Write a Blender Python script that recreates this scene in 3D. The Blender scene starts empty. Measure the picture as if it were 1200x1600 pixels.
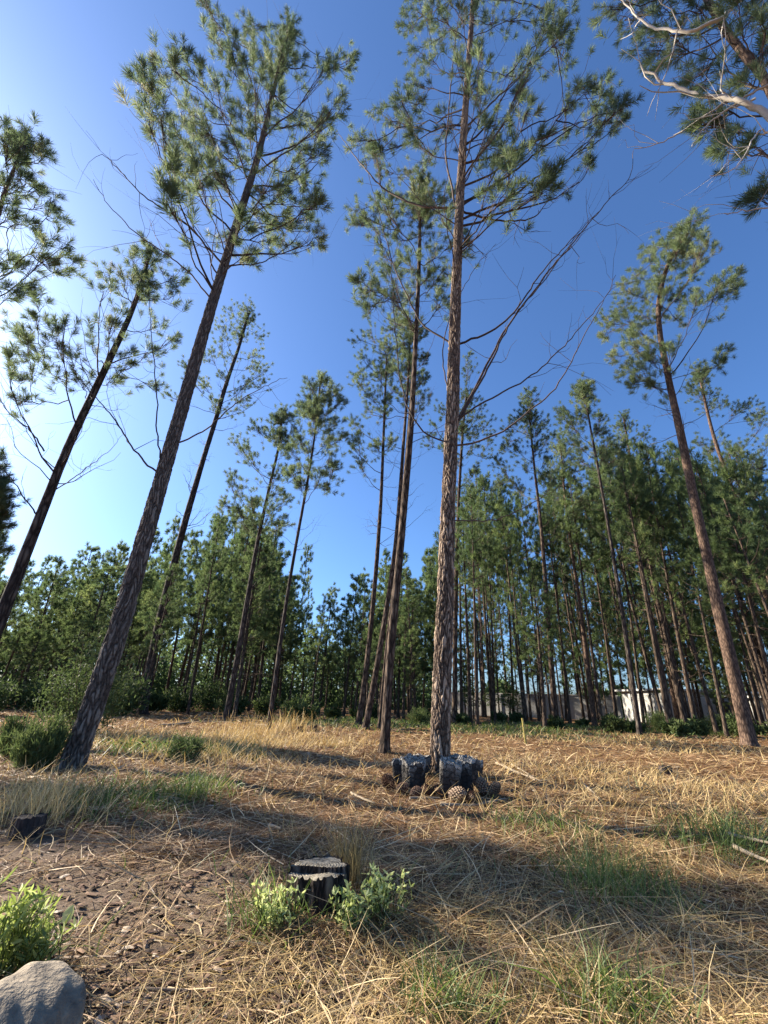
import bpy, math, random
import numpy as np
from math import radians, sin, cos, pi

# ------------------------------------------------------------------ camera, sky, sun
SC = bpy.context.scene
COL = SC.collection
random.seed(7)
RNG = np.random.default_rng(7)

F = 681.0                     # focal length in photo pixels (1200 wide)
CX, CY = 600.0, 800.0
PITCH = radians(23.6)
ROLL = radians(2.0)
CAMH = 0.75
FW = np.array([0, cos(PITCH), sin(PITCH)])
U0 = np.array([0, -sin(PITCH), cos(PITCH)])
R0 = np.array([1.0, 0, 0])
CU = U0 * cos(ROLL) - R0 * sin(ROLL)
CR = R0 * cos(ROLL) + U0 * sin(ROLL)
CAM = np.array([0, 0, CAMH])

cam_d = bpy.data.cameras.new('camera')
cam_d.sensor_fit = 'HORIZONTAL'
cam_d.sensor_width = 36
cam_d.lens = 36 * F / 1200
cam_d.clip_start = 0.02
cam_d.clip_end = 3000
cam = bpy.data.objects.new('camera', cam_d)
COL.objects.link(cam)
from mathutils import Matrix, Vector
M3 = Matrix((CR, CU, -FW)).transposed()
cam.matrix_world = Matrix.Translation(Vector(CAM)) @ M3.to_4x4()
SC.camera = cam

SUN_EL = radians(29)
SUN_AZ = radians(-69)          # measured from +Y towards +X (negative = left)
SUN_DIR = np.array([sin(SUN_AZ) * cos(SUN_EL), cos(SUN_AZ) * cos(SUN_EL), sin(SUN_EL)])

w = bpy.data.worlds.new('World')
SC.world = w
w.use_nodes = True
nt = w.node_tree
nt.nodes.clear()
sky = nt.nodes.new('ShaderNodeTexSky')
sky.sky_type = 'NISHITA'
sky.sun_disc = False
sky.sun_elevation = SUN_EL
sky.sun_rotation = SUN_AZ
sky.altitude = 0
sky.air_density = 1.0
sky.dust_density = 1.3
sky.ozone_density = 9.5
bg = nt.nodes.new('ShaderNodeBackground')
bg.inputs['Strength'].default_value = 0.085
out = nt.nodes.new('ShaderNodeOutputWorld')
nt.links.new(sky.outputs[0], bg.inputs[0])
nt.links.new(bg.outputs[0], out.inputs[0])

sl = bpy.data.lights.new('sun', 'SUN')
sl.energy = 5.0
sl.angle = radians(0.5)
sl.color = (1.0, 0.89, 0.73)
so = bpy.data.objects.new('sun', sl)
COL.objects.link(so)
so.rotation_euler = Vector(SUN_DIR).to_track_quat('Z', 'Y').to_euler()

SC.view_settings.view_transform = 'Standard'
SC.view_settings.look = 'None'
SC.view_settings.exposure = 1.58
SC.view_settings.gamma = 1.0
SC.cycles.use_denoising = True
SC.cycles.max_bounces = 6
SC.cycles.transparent_max_bounces = 6

# ------------------------------------------------------------------ geometry helpers
def ray(px, py):
    d = FW + CR * ((px - CX) / F) + CU * ((CY - py) / F)
    return d

def hgt(x, y):
    x = np.asarray(x, float); y = np.asarray(y, float)
    h = 0.022 * np.sin(1.3 * x + 0.7 * y + 1.0) + 0.018 * np.sin(2.1 * y - 1.1 * x + 2.2) \
        + 0.012 * np.sin(3.9 * x + 0.6) * np.sin(3.3 * y) + 0.008 * np.sin(7.1 * x + 5.3 * y) + 0.006 * np.sin(11.3 * y - 8.7 * x)
    return h * np.clip((x * x + y * y) ** 0.5 / 2.5, 0.2, 1.0)

def gnd(px, py):
    d = ray(px, py)
    z = 0.0
    for _ in range(4):
        t = (z - CAMH) / d[2]
        p = CAM + d * t
        z = float(hgt(p[0], p[1]))
    return np.array([p[0], p[1], z])

def onplane(px, py, base, off=0.0):
    """point seen at a pixel on the upright plane through base that faces the camera, off metres behind it"""
    n = np.array([base[0], base[1], 0.0]); L = np.linalg.norm(n); n /= L
    d = ray(px, py)
    t = (L + off) / max(1e-3, d @ n)
    return CAM + d * t

def depth(p):
    return float((np.asarray(p) - CAM) @ FW)

def smooth_line(pts, n):
    pts = np.asarray(pts, float)
    if len(pts) == 2:
        t = np.linspace(0, 1, n)[:, None]
        return pts[0] * (1 - t) + pts[1] * t
    P = np.vstack([2 * pts[0] - pts[1], pts, 2 * pts[-1] - pts[-2]])
    seg = np.linalg.norm(np.diff(pts[:, :3], axis=0), axis=1)
    cum = np.concatenate([[0], np.cumsum(seg)])
    s = np.linspace(0, cum[-1], n)
    out = []
    for v in s:
        i = min(len(pts) - 2, int(np.searchsorted(cum, v, side='right') - 1)); i = max(i, 0)
        u = (v - cum[i]) / max(seg[i], 1e-9)
        a, b, c, d = P[i], P[i + 1], P[i + 2], P[i + 3]
        out.append(0.5 * ((2 * b) + (-a + c) * u + (2 * a - 5 * b + 4 * c - d) * u * u + (-a + 3 * b - 3 * c + d) * u ** 3))
    return np.array(out)

class MB:
    """collects vertices and faces; build() links them as one mesh object"""
    def __init__(s):
        s.v = []; s.f = []; s.n = 0
    def add(s, verts, faces, mat=0, tint=None, smooth=False):
        verts = np.asarray(verts, np.float64).reshape(-1, 3); faces = np.asarray(faces, np.int64)
        if len(faces) == 0: return
        if tint is None: tint = 0.5
        tint = np.broadcast_to(np.asarray(tint, float), (len(faces),))
        s.v.append(verts); s.f.append((faces + s.n, mat, tint, smooth)); s.n += len(verts)
    def tube(s, path, rad, k=6, mat=0, cap=True, tint=0.5, prof=None):
        path = np.asarray(path, float); n = len(path)
        rad = np.broadcast_to(np.asarray(rad, float), (n,))
        tan = np.gradient(path, axis=0)
        tan /= np.linalg.norm(tan, axis=1)[:, None] + 1e-12
        ref = np.array([0, 0, 1.0]) if abs(tan[0][2]) < 0.8 else np.array([1.0, 0, 0])
        a = np.cross(tan, ref)
        a /= np.linalg.norm(a, axis=1)[:, None] + 1e-12
        b = np.cross(tan, a)
        th = np.linspace(0, 2 * pi, k, endpoint=False)
        rr = rad[:, None] * np.ones(k)[None, :] if prof is None else prof(rad, th)
        V = path[:, None, :] + (a[:, None, :] * np.cos(th)[None, :, None] + b[:, None, :] * np.sin(th)[None, :, None]) * rr[:, :, None]
        i = np.arange(n - 1)[:, None] * k; j = np.arange(k)[None, :]; j2 = (j + 1) % k
        fc = np.stack([i + j, i + j2, i + k + j2, i + k + j], -1).reshape(-1, 4)
        s.add(V.reshape(-1, 3), fc, mat, tint, True)
        if cap:
            for row, sg in ((V[0], 1), (V[-1], -1)):
                c = row.mean(0)
                vv = np.vstack([row, c]); jj = np.arange(k)
                ff = np.stack([jj, (jj + 1) % k, np.full(k, k)], -1)
                s.add(vv, ff if sg < 0 else ff[:, ::-1], mat, tint)
    def box(s, c, size, rotz=0.0, mat=0, tint=0.5):
        sx, sy, sz = [q / 2 for q in size]
        V = np.array([[x, y, z] for x in (-sx, sx) for y in (-sy, sy) for z in (-sz, sz)])
        cz, sn = cos(rotz), sin(rotz)
        V = V @ np.array([[cz, sn, 0], [-sn, cz, 0], [0, 0, 1]]) + np.asarray(c)
        fc = [[0, 1, 3, 2], [4, 6, 7, 5], [0, 4, 5, 1], [2, 3, 7, 6], [0, 2, 6, 4], [1, 5, 7, 3]]
        s.add(V, fc, mat, tint)
    def mesh(s, name, mats, origin=None):
        V = np.concatenate(s.v)
        if origin is not None: V = V - np.asarray(origin)
        me = bpy.data.meshes.new(name)
        tot = np.concatenate([np.full(len(f), f.shape[1]) for f, _, _, _ in s.f])
        idx = np.concatenate([f.reshape(-1) for f, _, _, _ in s.f])
        mi = np.concatenate([np.full(len(f), m) for f, m, _, _ in s.f])
        ti = np.concatenate([t for _, _, t, _ in s.f])
        sm = np.concatenate([np.full(len(f), q) for f, _, _, q in s.f])
        me.vertices.add(len(V)); me.vertices.foreach_set('co', V.astype(np.float32).ravel())
        me.loops.add(len(idx)); me.loops.foreach_set('vertex_index', idx.astype(np.int32))
        me.polygons.add(len(tot))
        st = np.concatenate([[0], np.cumsum(tot)[:-1]])
        me.polygons.foreach_set('loop_start', st.astype(np.int32))
        me.polygons.foreach_set('loop_total', tot.astype(np.int32))
        me.polygons.foreach_set('material_index', mi.astype(np.int32))
        me.polygons.foreach_set('use_smooth', sm.astype(bool))
        at = me.attributes.new('tint', 'FLOAT', 'FACE')
        at.data.foreach_set('value', ti.astype(np.float32))
        for m in mats: me.materials.append(m)
        me.update(calc_edges=True)
        return me
    def build(s, name, mats, parent=None, origin=None):
        if not isinstance(mats, (list, tuple)): mats = [mats]
        if parent is not None and origin is None: origin = parent['_o'] if '_o' in parent else None
        o = bpy.data.objects.new(name, s.mesh(name, mats, origin))
        COL.objects.link(o)
        if parent is not None: o.parent = parent
        elif origin is not None: o.location = Vector(origin)
        return o

def tag(o, label=None, cat=None, group=None, kind=None):
    if label: o['label'] = label
    if cat: o['category'] = cat
    if group: o['group'] = group
    if kind: o['kind'] = kind
    return o

ORI = {}
def empty(name, loc, label=None, cat=None, group=None):
    o = bpy.data.objects.new(name, None)
    o.empty_display_size = 0.2
    COL.objects.link(o)
    o.location = Vector(loc)
    ORI[o.name] = np.array(loc, float)
    return tag(o, label, cat, group)

def part(mb, name, mats, parent):
    o = mb.build(name, mats, None, ORI[parent.name])
    o.location = (0, 0, 0)
    o.parent = parent
    return o

# ------------------------------------------------------------------ materials
def newmat(name):
    m = bpy.data.materials.new(name)
    m.use_nodes = True
    t = m.node_tree
    b = t.nodes['Principled BSDF']
    return m, t, b

def N(t, typ, **kw):
    n = t.nodes.new(typ)
    for k, v in kw.items():
        if k in n.inputs: n.inputs[k].default_value = v
        else: setattr(n, k, v)
    return n

def ramp(t, stops, interp='LINEAR'):
    n = t.nodes.new('ShaderNodeValToRGB')
    e = n.color_ramp.elements
    n.color_ramp.interpolation = interp
    while len(e) > 1: e.remove(e[-1])
    e[0].position = stops[0][0]; e[0].color = (*stops[0][1], 1)
    for p, c in stops[1:]:
        q = e.new(p); q.color = (*c, 1)
    return n

def mat_bark(name, dark, mid, light, sc=(14, 14, 3.2), bump=0.03, rot=0.0):
    m, t, b = newmat(name)
    tc = N(t, 'ShaderNodeTexCoord')
    mp = N(t, 'ShaderNodeMapping'); mp.inputs['Scale'].default_value = sc
    t.links.new(tc.outputs['Object'], mp.inputs[0])
    wn = N(t, 'ShaderNodeTexNoise', Scale=1.2, Detail=3.0)
    t.links.new(mp.outputs[0], wn.inputs['Vector'])
    mx = N(t, 'ShaderNodeMix', data_type='RGBA', blend_type='ADD'); mx.inputs[0].default_value = 0.6
    t.links.new(mp.outputs[0], mx.inputs['A']); t.links.new(wn.outputs['Color'], mx.inputs['B'])
    vo = N(t, 'ShaderNodeTexVoronoi', feature='DISTANCE_TO_EDGE', Scale=1.0)
    t.links.new(mx.outputs['Result'], vo.inputs['Vector'])
    no = N(t, 'ShaderNodeTexNoise', Scale=3.0, Detail=6.0, Roughness=0.7)
    t.links.new(mp.outputs[0], no.inputs['Vector'])
    r = ramp(t, [(0.0, dark), (0.12, dark), (0.3, mid), (0.8, light)])
    ad = N(t, 'ShaderNodeMath', operation='MULTIPLY_ADD')
    t.links.new(no.outputs[0], ad.inputs[0]); ad.inputs[1].default_value = 0.55
    t.links.new(vo.outputs[0], ad.inputs[2])
    sb = N(t, 'ShaderNodeMath', operation='SUBTRACT'); t.links.new(ad.outputs[0], sb.inputs[0]); sb.inputs[1].default_value = 0.17
    t.links.new(sb.outputs[0], r.inputs[0])
    t.links.new(r.outputs[0], b.inputs['Base Color'])
    b.inputs['Roughness'].default_value = 0.9
    b.inputs['Specular IOR Level'].default_value = 0.2
    bp = N(t, 'ShaderNodeBump'); bp.inputs['Strength'].default_value = 1.0; bp.inputs['Distance'].default_value = bump
    t.links.new(ad.outputs[0], bp.inputs['Height'])
    t.links.new(bp.outputs[0], b.inputs['Normal'])
    return m

def mat_tint(name, stops, rough=0.6, transl=0.0, spec=0.3, noise=0.0, tcol=None):
    """colour picked by the piece's own random tint"""
    m, t, b = newmat(name)
    at = N(t, 'ShaderNodeAttribute', attribute_name='tint')
    r = ramp(t, stops)
    src = at.outputs['Fac']
    if noise:
        tc = N(t, 'ShaderNodeTexCoord')
        no = N(t, 'ShaderNodeTexNoise', Scale=noise, Detail=3.0)
        t.links.new(tc.outputs['Object'], no.inputs['Vector'])
        ma = N(t, 'ShaderNodeMath', operation='MULTIPLY_ADD'); ma.inputs[1].default_value = 0.7
        t.links.new(no.outputs[0], ma.inputs[0]); t.links.new(src, ma.inputs[2])
        mb = N(t, 'ShaderNodeMath', operation='SUBTRACT'); t.links.new(ma.outputs[0], mb.inputs[0]); mb.inputs[1].default_value = 0.35
        src = mb.outputs[0]
    t.links.new(src, r.inputs[0])
    t.links.new(r.outputs[0], b.inputs['Base Color'])
    b.inputs['Roughness'].default_value = rough
    b.inputs['Specular IOR Level'].default_value = spec
    if transl > 0:
        o = t.nodes['Material Output']
        tr = N(t, 'ShaderNodeBsdfTranslucent')
        hs = N(t, 'ShaderNodeHueSaturation'); hs.inputs['Value'].default_value = 1.5; hs.inputs['Saturation'].default_value = 1.1
        t.links.new(r.outputs[0], hs.inputs['Color'])
        t.links.new(hs.outputs[0], tr.inputs[0])
        ms = N(t, 'ShaderNodeMixShader'); ms.inputs[0].default_value = transl
        t.links.new(b.outputs[0], ms.inputs[1]); t.links.new(tr.outputs[0], ms.inputs[2])
        t.links.new(ms.outputs[0], o.inputs['Surface'])
    return m

BARK = mat_bark('pine_bark', (0.022, 0.014, 0.010), (0.10, 0.068, 0.048), (0.30, 0.235, 0.175))
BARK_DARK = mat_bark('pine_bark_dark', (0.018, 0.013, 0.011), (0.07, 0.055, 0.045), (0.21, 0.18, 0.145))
BARK_FINE = mat_bark('pine_bark_upper', (0.05, 0.032, 0.024), (0.14, 0.09, 0.062), (0.30, 0.205, 0.14), sc=(22, 22, 5), bump=0.012)
BARK_FAR = mat_bark('pine_bark_wood', (0.03, 0.022, 0.017), (0.10, 0.07, 0.05), (0.23, 0.18, 0.13), sc=(16, 16, 4), bump=0.02)
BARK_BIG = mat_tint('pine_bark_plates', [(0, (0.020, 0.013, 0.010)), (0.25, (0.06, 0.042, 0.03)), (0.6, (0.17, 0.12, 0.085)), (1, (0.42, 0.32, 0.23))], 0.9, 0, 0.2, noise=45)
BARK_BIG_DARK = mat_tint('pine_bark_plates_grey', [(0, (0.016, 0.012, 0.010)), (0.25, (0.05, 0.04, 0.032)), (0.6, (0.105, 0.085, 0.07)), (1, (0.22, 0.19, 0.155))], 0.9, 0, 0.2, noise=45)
TWIG = mat_tint('twig', [(0, (0.035, 0.025, 0.022)), (0.6, (0.10, 0.07, 0.055)), (1, (0.16, 0.12, 0.09))], 0.8, 0, 0.2)
DEADWOOD = mat_tint('pale_dead_wood', [(0, (0.34, 0.30, 0.25)), (1, (0.62, 0.57, 0.49))], 0.8, 0, 0.2, noise=30)
NEEDLE = mat_tint('pine_needles', [(0, (0.055, 0.080, 0.045)), (0.45, (0.130, 0.172, 0.088)), (0.8, (0.215, 0.255, 0.13)), (0.93, (0.25, 0.25, 0.13)), (1, (0.26, 0.15, 0.07))], 0.55, 0.5, 0.3)
NEEDLE_FAR = mat_tint('pine_needles_wood', [(0, (0.05, 0.08, 0.038)), (0.5, (0.105, 0.145, 0.062)), (1, (0.21, 0.245, 0.10))], 0.6, 0.5, 0.2)
STRAW = mat_tint('straw', [(0, (0.045, 0.022, 0.012)), (0.3, (0.13, 0.068, 0.032)), (0.6, (0.30, 0.185, 0.092)), (0.82, (0.48, 0.345, 0.19)), (1, (0.62, 0.49, 0.30))], 0.6, 0.12, 0.3)
DRYG = mat_tint('dry_grass_blades', [(0, (0.15, 0.11, 0.045)), (0.35, (0.34, 0.24, 0.10)), (0.7, (0.50, 0.37, 0.17)), (1, (0.62, 0.49, 0.27))], 0.6, 0.25, 0.3)
GREENG = mat_tint('green_grass_blades', [(0, (0.045, 0.075, 0.022)), (0.5, (0.10, 0.15, 0.04)), (0.85, (0.20, 0.24, 0.07)), (1, (0.36, 0.33, 0.15))], 0.5, 0.35, 0.3)
LEAF = mat_tint('weed_leaves', [(0, (0.11, 0.15, 0.045)), (0.5, (0.26, 0.31, 0.09)), (1, (0.52, 0.56, 0.26))], 0.5, 0.4, 0.3)
SHRUB = mat_tint('shrub_leaves', [(0, (0.035, 0.055, 0.022)), (0.5, (0.075, 0.105, 0.04)), (1, (0.16, 0.19, 0.075))], 0.65, 0.3, 0.12)

# ------------------------------------------------------------------ ground
def mat_ground():
    m, t, b = newmat('forest_floor')
    tc = N(t, 'ShaderNodeTexCoord')
    def noise(sc, det=6.0, ro=0.6, vec=None):
        n = N(t, 'ShaderNodeTexNoise', Scale=sc, Detail=det, Roughness=ro)
        t.links.new(vec or tc.outputs['Object'], n.inputs['Vector']); return n
    big = noise(0.9, 4); mid = noise(7, 8, 0.7); fine = noise(55, 5, 0.75)
    litter = ramp(t, [(0.25, (0.04, 0.021, 0.012)), (0.42, (0.12, 0.062, 0.030)), (0.58, (0.25, 0.145, 0.068)), (0.72, (0.38, 0.26, 0.14))])
    mp = N(t, 'ShaderNodeMapping'); mp.inputs['Scale'].default_value = (70, 20, 20); mp.inputs['Rotation'].default_value = (0, 0, 0.6)
    t.links.new(tc.outputs['Object'], mp.inputs[0])
    streak = noise(1.0, 6, 0.75, mp.outputs[0])
    mxa = N(t, 'ShaderNodeMix', data_type='FLOAT'); mxa.inputs[0].default_value = 0.5
    t.links.new(streak.outputs[0], mxa.inputs['A']); t.links.new(fine.outputs[0], mxa.inputs['B'])
    t.links.new(mxa.outputs['Result'], litter.inputs[0])
    soil = ramp(t, [(0.3, (0.07, 0.048, 0.034)), (0.5, (0.18, 0.13, 0.092)), (0.7, (0.33, 0.26, 0.19))])
    mxb = N(t, 'ShaderNodeMix', data_type='FLOAT'); mxb.inputs[0].default_value = 0.5
    t.links.new(mid.outputs[0], mxb.inputs['A']); t.links.new(fine.outputs[0], mxb.inputs['B'])
    t.links.new(mxb.outputs['Result'], soil.inputs[0])
    at = N(t, 'ShaderNodeAttribute', attribute_name='soil')
    ad = N(t, 'ShaderNodeMath', operation='ADD'); t.links.new(at.outputs['Fac'], ad.inputs[0]); t.links.new(mid.outputs[0], ad.inputs[1])
    mr = N(t, 'ShaderNodeMapRange'); mr.inputs['From Min'].default_value = 0.62; mr.inputs['From Max'].default_value = 1.0
    t.links.new(ad.outputs[0], mr.inputs['Value'])
    mx = N(t, 'ShaderNodeMix', data_type='RGBA')
    t.links.new(mr.outputs[0], mx.inputs[0]); t.links.new(litter.outputs[0], mx.inputs['A']); t.links.new(soil.outputs[0], mx.inputs['B'])
    t.links.new(mx.outputs['Result'], b.inputs['Base Color'])
    b.inputs['Roughness'].default_value = 0.95; b.inputs['Specular IOR Level'].default_value = 0.1
    bp = N(t, 'ShaderNodeBump'); bp.inputs['Strength'].default_value = 1.0; bp.inputs['Distance'].default_value = 0.05
    adh = N(t, 'ShaderNodeMath', operation='MULTIPLY_ADD'); adh.inputs[1].default_value = 0.5
    t.links.new(streak.outputs[0], adh.inputs[0]); t.links.new(mid.outputs[0], adh.inputs[2])
    t.links.new(adh.outputs[0], bp.inputs['Height']); t.links.new(bp.outputs[0], b.inputs['Normal'])
    return m

SOIL_SPOTS = [(gnd(330, 1470), 0.55), (gnd(270, 1560), 0.5), (gnd(480, 1540), 0.35), (gnd(120, 1400), 0.42), (gnd(60, 1330), 0.45), (gnd(360, 1390), 0.35), (gnd(480, 1450), .25)]
def soil_at(x, y):
    s = np.zeros_like(np.asarray(x, float))
    for c, r in SOIL_SPOTS:
        d = ((x - c[0]) ** 2 + (y - c[1]) ** 2) ** 0.5
        s = np.maximum(s, np.clip(1.15 - d / r * 0.75, 0, 0.75))
    return s

def build_ground():
    nr, na = 300, 400
    r = np.concatenate([[0.0], np.geomspace(0.15, 900, nr)])
    a = np.linspace(0, 2 * pi, na, endpoint=False)
    RR, AA = np.meshgrid(r, a, indexing='ij')
    X = RR * np.sin(AA); Y = RR * np.cos(AA)
    Z = hgt(X, Y) * np.clip(1.4 - RR / 120, 0, 1)
    V = np.stack([X, Y, Z], -1).reshape(-1, 3)
    i = np.arange(nr)[:, None] * na; j = np.arange(na)[None, :]; j2 = (j + 1) % na
    fc = np.stack([i + j, i + na + j, i + na + j2, i + j2], -1).reshape(-1, 4)
    mb = MB(); mb.add(V, fc, 0, 0.5, True)
    g = mb.build('ground', mat_ground())
    at = g.data.attributes.new('soil', 'FLOAT', 'POINT')
    at.data.foreach_set('value', soil_at(V[:, 0], V[:, 1]).astype(np.float32))
    tag(g, 'brown forest floor under straw and fallen needles', None, None, 'structure')
build_ground()

# ------------------------------------------------------------------ needle tufts
def tuft_proto(nn, L, width, seed, spread=(25, 75), axis=0.16):
    """brush-like shoot pointing to +Z: thin triangles"""
    g = np.random.default_rng(seed)
    s = g.random(nn) ** 0.7 * axis
    th = g.random(nn) * 2 * pi
    ph = np.radians(g.uniform(spread[0], spread[1], nn)) * (1.15 - 0.6 * s / axis)
    ln = L * g.uniform(0.7, 1.1, nn)
    d = np.stack([np.sin(ph) * np.cos(th), np.sin(ph) * np.sin(th), np.cos(ph)], -1)
    base = np.stack([0 * s, 0 * s, s], -1)
    side = np.cross(d, g.normal(size=(nn, 3))); side /= np.linalg.norm(side, axis=1)[:, None]
    mid = base + d * ln[:, None] * 0.55
    tip = base + d * ln[:, None] + np.array([0, 0, -0.10 * L])
    V = np.stack([base - side * width * .4, base + side * width * .4, mid + side * width * .5, tip, mid - side * width * .5], 1)
    return V.reshape(-1, 3), nn

def rot_to(d):
    """rotation matrices turning +Z to each d (n,3), random spin"""
    d = d / np.linalg.norm(d, axis=1)[:, None]
    h = RNG.normal(size=d.shape)
    x = np.cross(d, h); x /= np.linalg.norm(x, axis=1)[:, None]
    y = np.cross(d, x)
    return np.stack([x, y, d], 1)      # rows: local axes -> v @ R

def add_tufts(mb, pos, dirs, scale, protos, mat=0, tint=None):
    pos = np.asarray(pos, float); dirs = np.asarray(dirs, float); n = len(pos)
    scale = np.broadcast_to(np.asarray(scale, float), (n,))
    R = rot_to(dirs)
    which = RNG.integers(0, len(protos), n)
    for k, (PV, nn) in enumerate(protos):
        idx = np.where(which == k)[0]
        if len(idx) == 0: continue
        V = np.einsum('vj,njk->nvk', PV, R[idx]) * scale[idx][:, None, None] + pos[idx][:, None, :]
        m = len(idx)
        q = (np.arange(m * nn) * 5)[:, None]
        fc = q + np.array([[0, 1, 2, 3, 4]])
        tt = np.repeat(tint[idx], nn) + RNG.normal(0, 0.09, m * nn)
        mb.add(V.reshape(-1, 3), fc, mat, np.clip(tt, 0, 0.95))

HERO_T = [tuft_proto(90, 0.17, 0.0045, s) for s in (1, 2, 3, 4)]
MID_T = [tuft_proto(80, 0.18, 0.0052, s) for s in (5, 6, 7)]
FAR_T = [tuft_proto(52, 0.20, 0.0105, s) for s in (8, 9, 10)]
BACK_T = [tuft_proto(44, 0.23, 0.016, s, (20, 80)) for s in (11, 12, 13)]

def bez(a, c, b, n, wig=0.0):
    t = np.linspace(0, 1, n)[:, None]
    p = (1 - t) ** 2 * a + 2 * t * (1 - t) * c + t * t * b
    if wig:
        w_ = RNG.normal(0, wig, (n, 3)); w_[0] = 0
        w_ = (w_ + np.roll(w_, 1, 0)) / 2; w_[0] = 0
        p = p + w_
    return p

def limb_path(a, b, n=9, wig=0.02, sag=0.25):
    a = np.asarray(a, float); b = np.asarray(b, float)
    d = b - a
    c = a + np.array([d[0] * 0.6, d[1] * 0.6, d[2] * sag])
    return bez(a, c, b, n, wig * np.linalg.norm(d) ** 0.5)

def bark_prof(big, seed):
    """radius profile with real bark plates; returns prof(rad, th) and fills tints"""
    g = np.random.default_rng(seed)
    def prof(rad, th):
        n = len(rad); k = len(th)
        rr = rad[:, None] * np.ones(k)[None, :]
        ph = g.random(6) * 6.28
        L = np.arange(n)[:, None] * big['dl']
        T = th[None, :]
        rr = rr * (1 + 0.16 * np.exp(-L / 0.17) * np.sin(5 * T + ph[3]) + 0.03 * np.sin(2 * T + 1.3 * L + ph[0]) + 0.02 * np.sin(3 * T - 2.1 * L + ph[1]) + 0.018 * np.sin(5 * T + 4 * L + ph[2]))
        # worley plates, wrapped round the trunk
        Lm = L.max()
        def plates(nu, cl, a):
            U = T / (2 * pi) * nu + a * (np.sin(L * 5.3 + ph[3]) + .6 * np.sin(L * 13.1 + 2 * T + ph[4]) + .5 * np.sin(L * 29 + 5 * T + ph[5]))
            W = L / cl + 0.6 * np.sin(3 * T + ph[0] + L * 2) + .4 * np.sin(7 * T + ph[1] + L * 6)
            iu = np.floor(U).astype(int); iw = np.floor(W).astype(int); i0 = iw.min() - 1
            nw = iw.max() - i0 + 3
            ju = g.random((nu, nw)); jw = g.random((nu, nw)); jt = g.random((nu, nw))
            F1 = np.full(U.shape, 9.0); F2 = np.full(U.shape, 9.0); tn = np.zeros(U.shape)
            for du in (-1, 0, 1):
                for dw in (-1, 0, 1):
                    cu = iu + du; cw = iw + dw
                    k1, k2 = cu % nu, cw - i0
                    dd = np.hypot(cu + ju[k1, k2] - U, cw + jw[k1, k2] - W)
                    tn = np.where(dd < F1, jt[k1, k2], tn)
                    F2 = np.where(dd < F1, F1, np.minimum(F2, dd)); F1 = np.minimum(F1, dd)
            e = np.clip((F2 - F1) / 0.5, 0, 1)
            return e * e * (3 - 2 * e), tn
        e1, t1 = plates(big['nu'], big['cl'], .30)
        e2, t2 = plates(big['nu'] * 2 + 1, big['cl'] * .42, .45)
        rough = g.normal(0, 0.10, e1.shape)
        rough = (rough + np.roll(rough, 1, 1) + np.roll(rough, 1, 0)) / 2
        fade = 1 - 0.72 * np.clip(L / (0.75 * Lm), 0, 1)
        hh = e1 * (0.45 + .2 * t1) + 0.28 * e2 + 0.2 * np.clip(rough + 0.5, 0, 1)
        big['h'] = 0.55 + (hh * (0.72 + 0.5 * t1) - 0.55) * (0.35 + 0.65 * fade)
        hh = 0.6 + (hh - 0.6) * fade
        return rr + (hh - 0.6) * big['amp']
    return prof

def trunk_mesh(mb, path3, rad, k=14, detail=None, seed=0, mat=0, flare=0.75):
    s = np.concatenate([[0], np.cumsum(np.linalg.norm(np.diff(path3, axis=0), axis=1))])
    n = max(12, int(s[-1] / 0.25))
    if detail: n = int(s[-1] / detail['dl'])
    line = smooth_line(path3, n)
    ss = np.linspace(0, s[-1], n)
    r = np.interp(ss, s, rad)
    r = r * (1 + flare * np.exp(-ss / 0.16))
    if detail is None:
        ph = RNG.random(4) * 6
        # whorl knuckles make the stem slightly lumpy
        def prof(rd, th):
            L = ss[:, None]; T = th[None, :]
            return rd[:, None] * (1 + 0.16 * np.exp(-L / 0.17) * np.sin(4 * T + ph[3]) + 0.035 * np.sin(2 * T + 0.9 * L + ph[0]) + 0.03 * np.sin(3 * T - 1.7 * L + ph[1]) + 0.035 * np.sin(L * 9 + ph[2]) * np.sin(T + L))
        mb.tube(line, r, k, mat, True, 0.5, prof)
    else:
        cnt = len(mb.f)
        mb.tube(line, r, k, mat, False, 0.5, bark_prof(detail, seed))
        f, m_, t_, sm = mb.f[cnt]
        h = detail['h']
        hv = (h[:-1] + h[1:] + np.roll(h, -1, 1)[:-1] + np.roll(h, -1, 1)[1:]) / 4
        mb.f[cnt] = (f, m_, np.clip(hv.reshape(-1) * 1.05 + 0.0, 0, 1), False)
    return line, r

def add_twigs(mb, base, tip, n, ln, rad, mat=0, up=0.5, k=3):
    """small side twigs along a limb path"""
    for _ in range(n):
        i = RNG.integers(len(base) // 3, len(base))
        p = base[i]
        d = RNG.normal(size=3); d[2] = abs(d[2]) * up + 0.1; d /= np.linalg.norm(d)
        L = ln * RNG.uniform(0.4, 1.0)
        q = p + d * L
        mb.tube(limb_path(p, q, 5, 0.03, 0.2), np.linspace(rad, rad * 0.35, 5), k, mat, False, RNG.uniform(0, 1))

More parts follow.
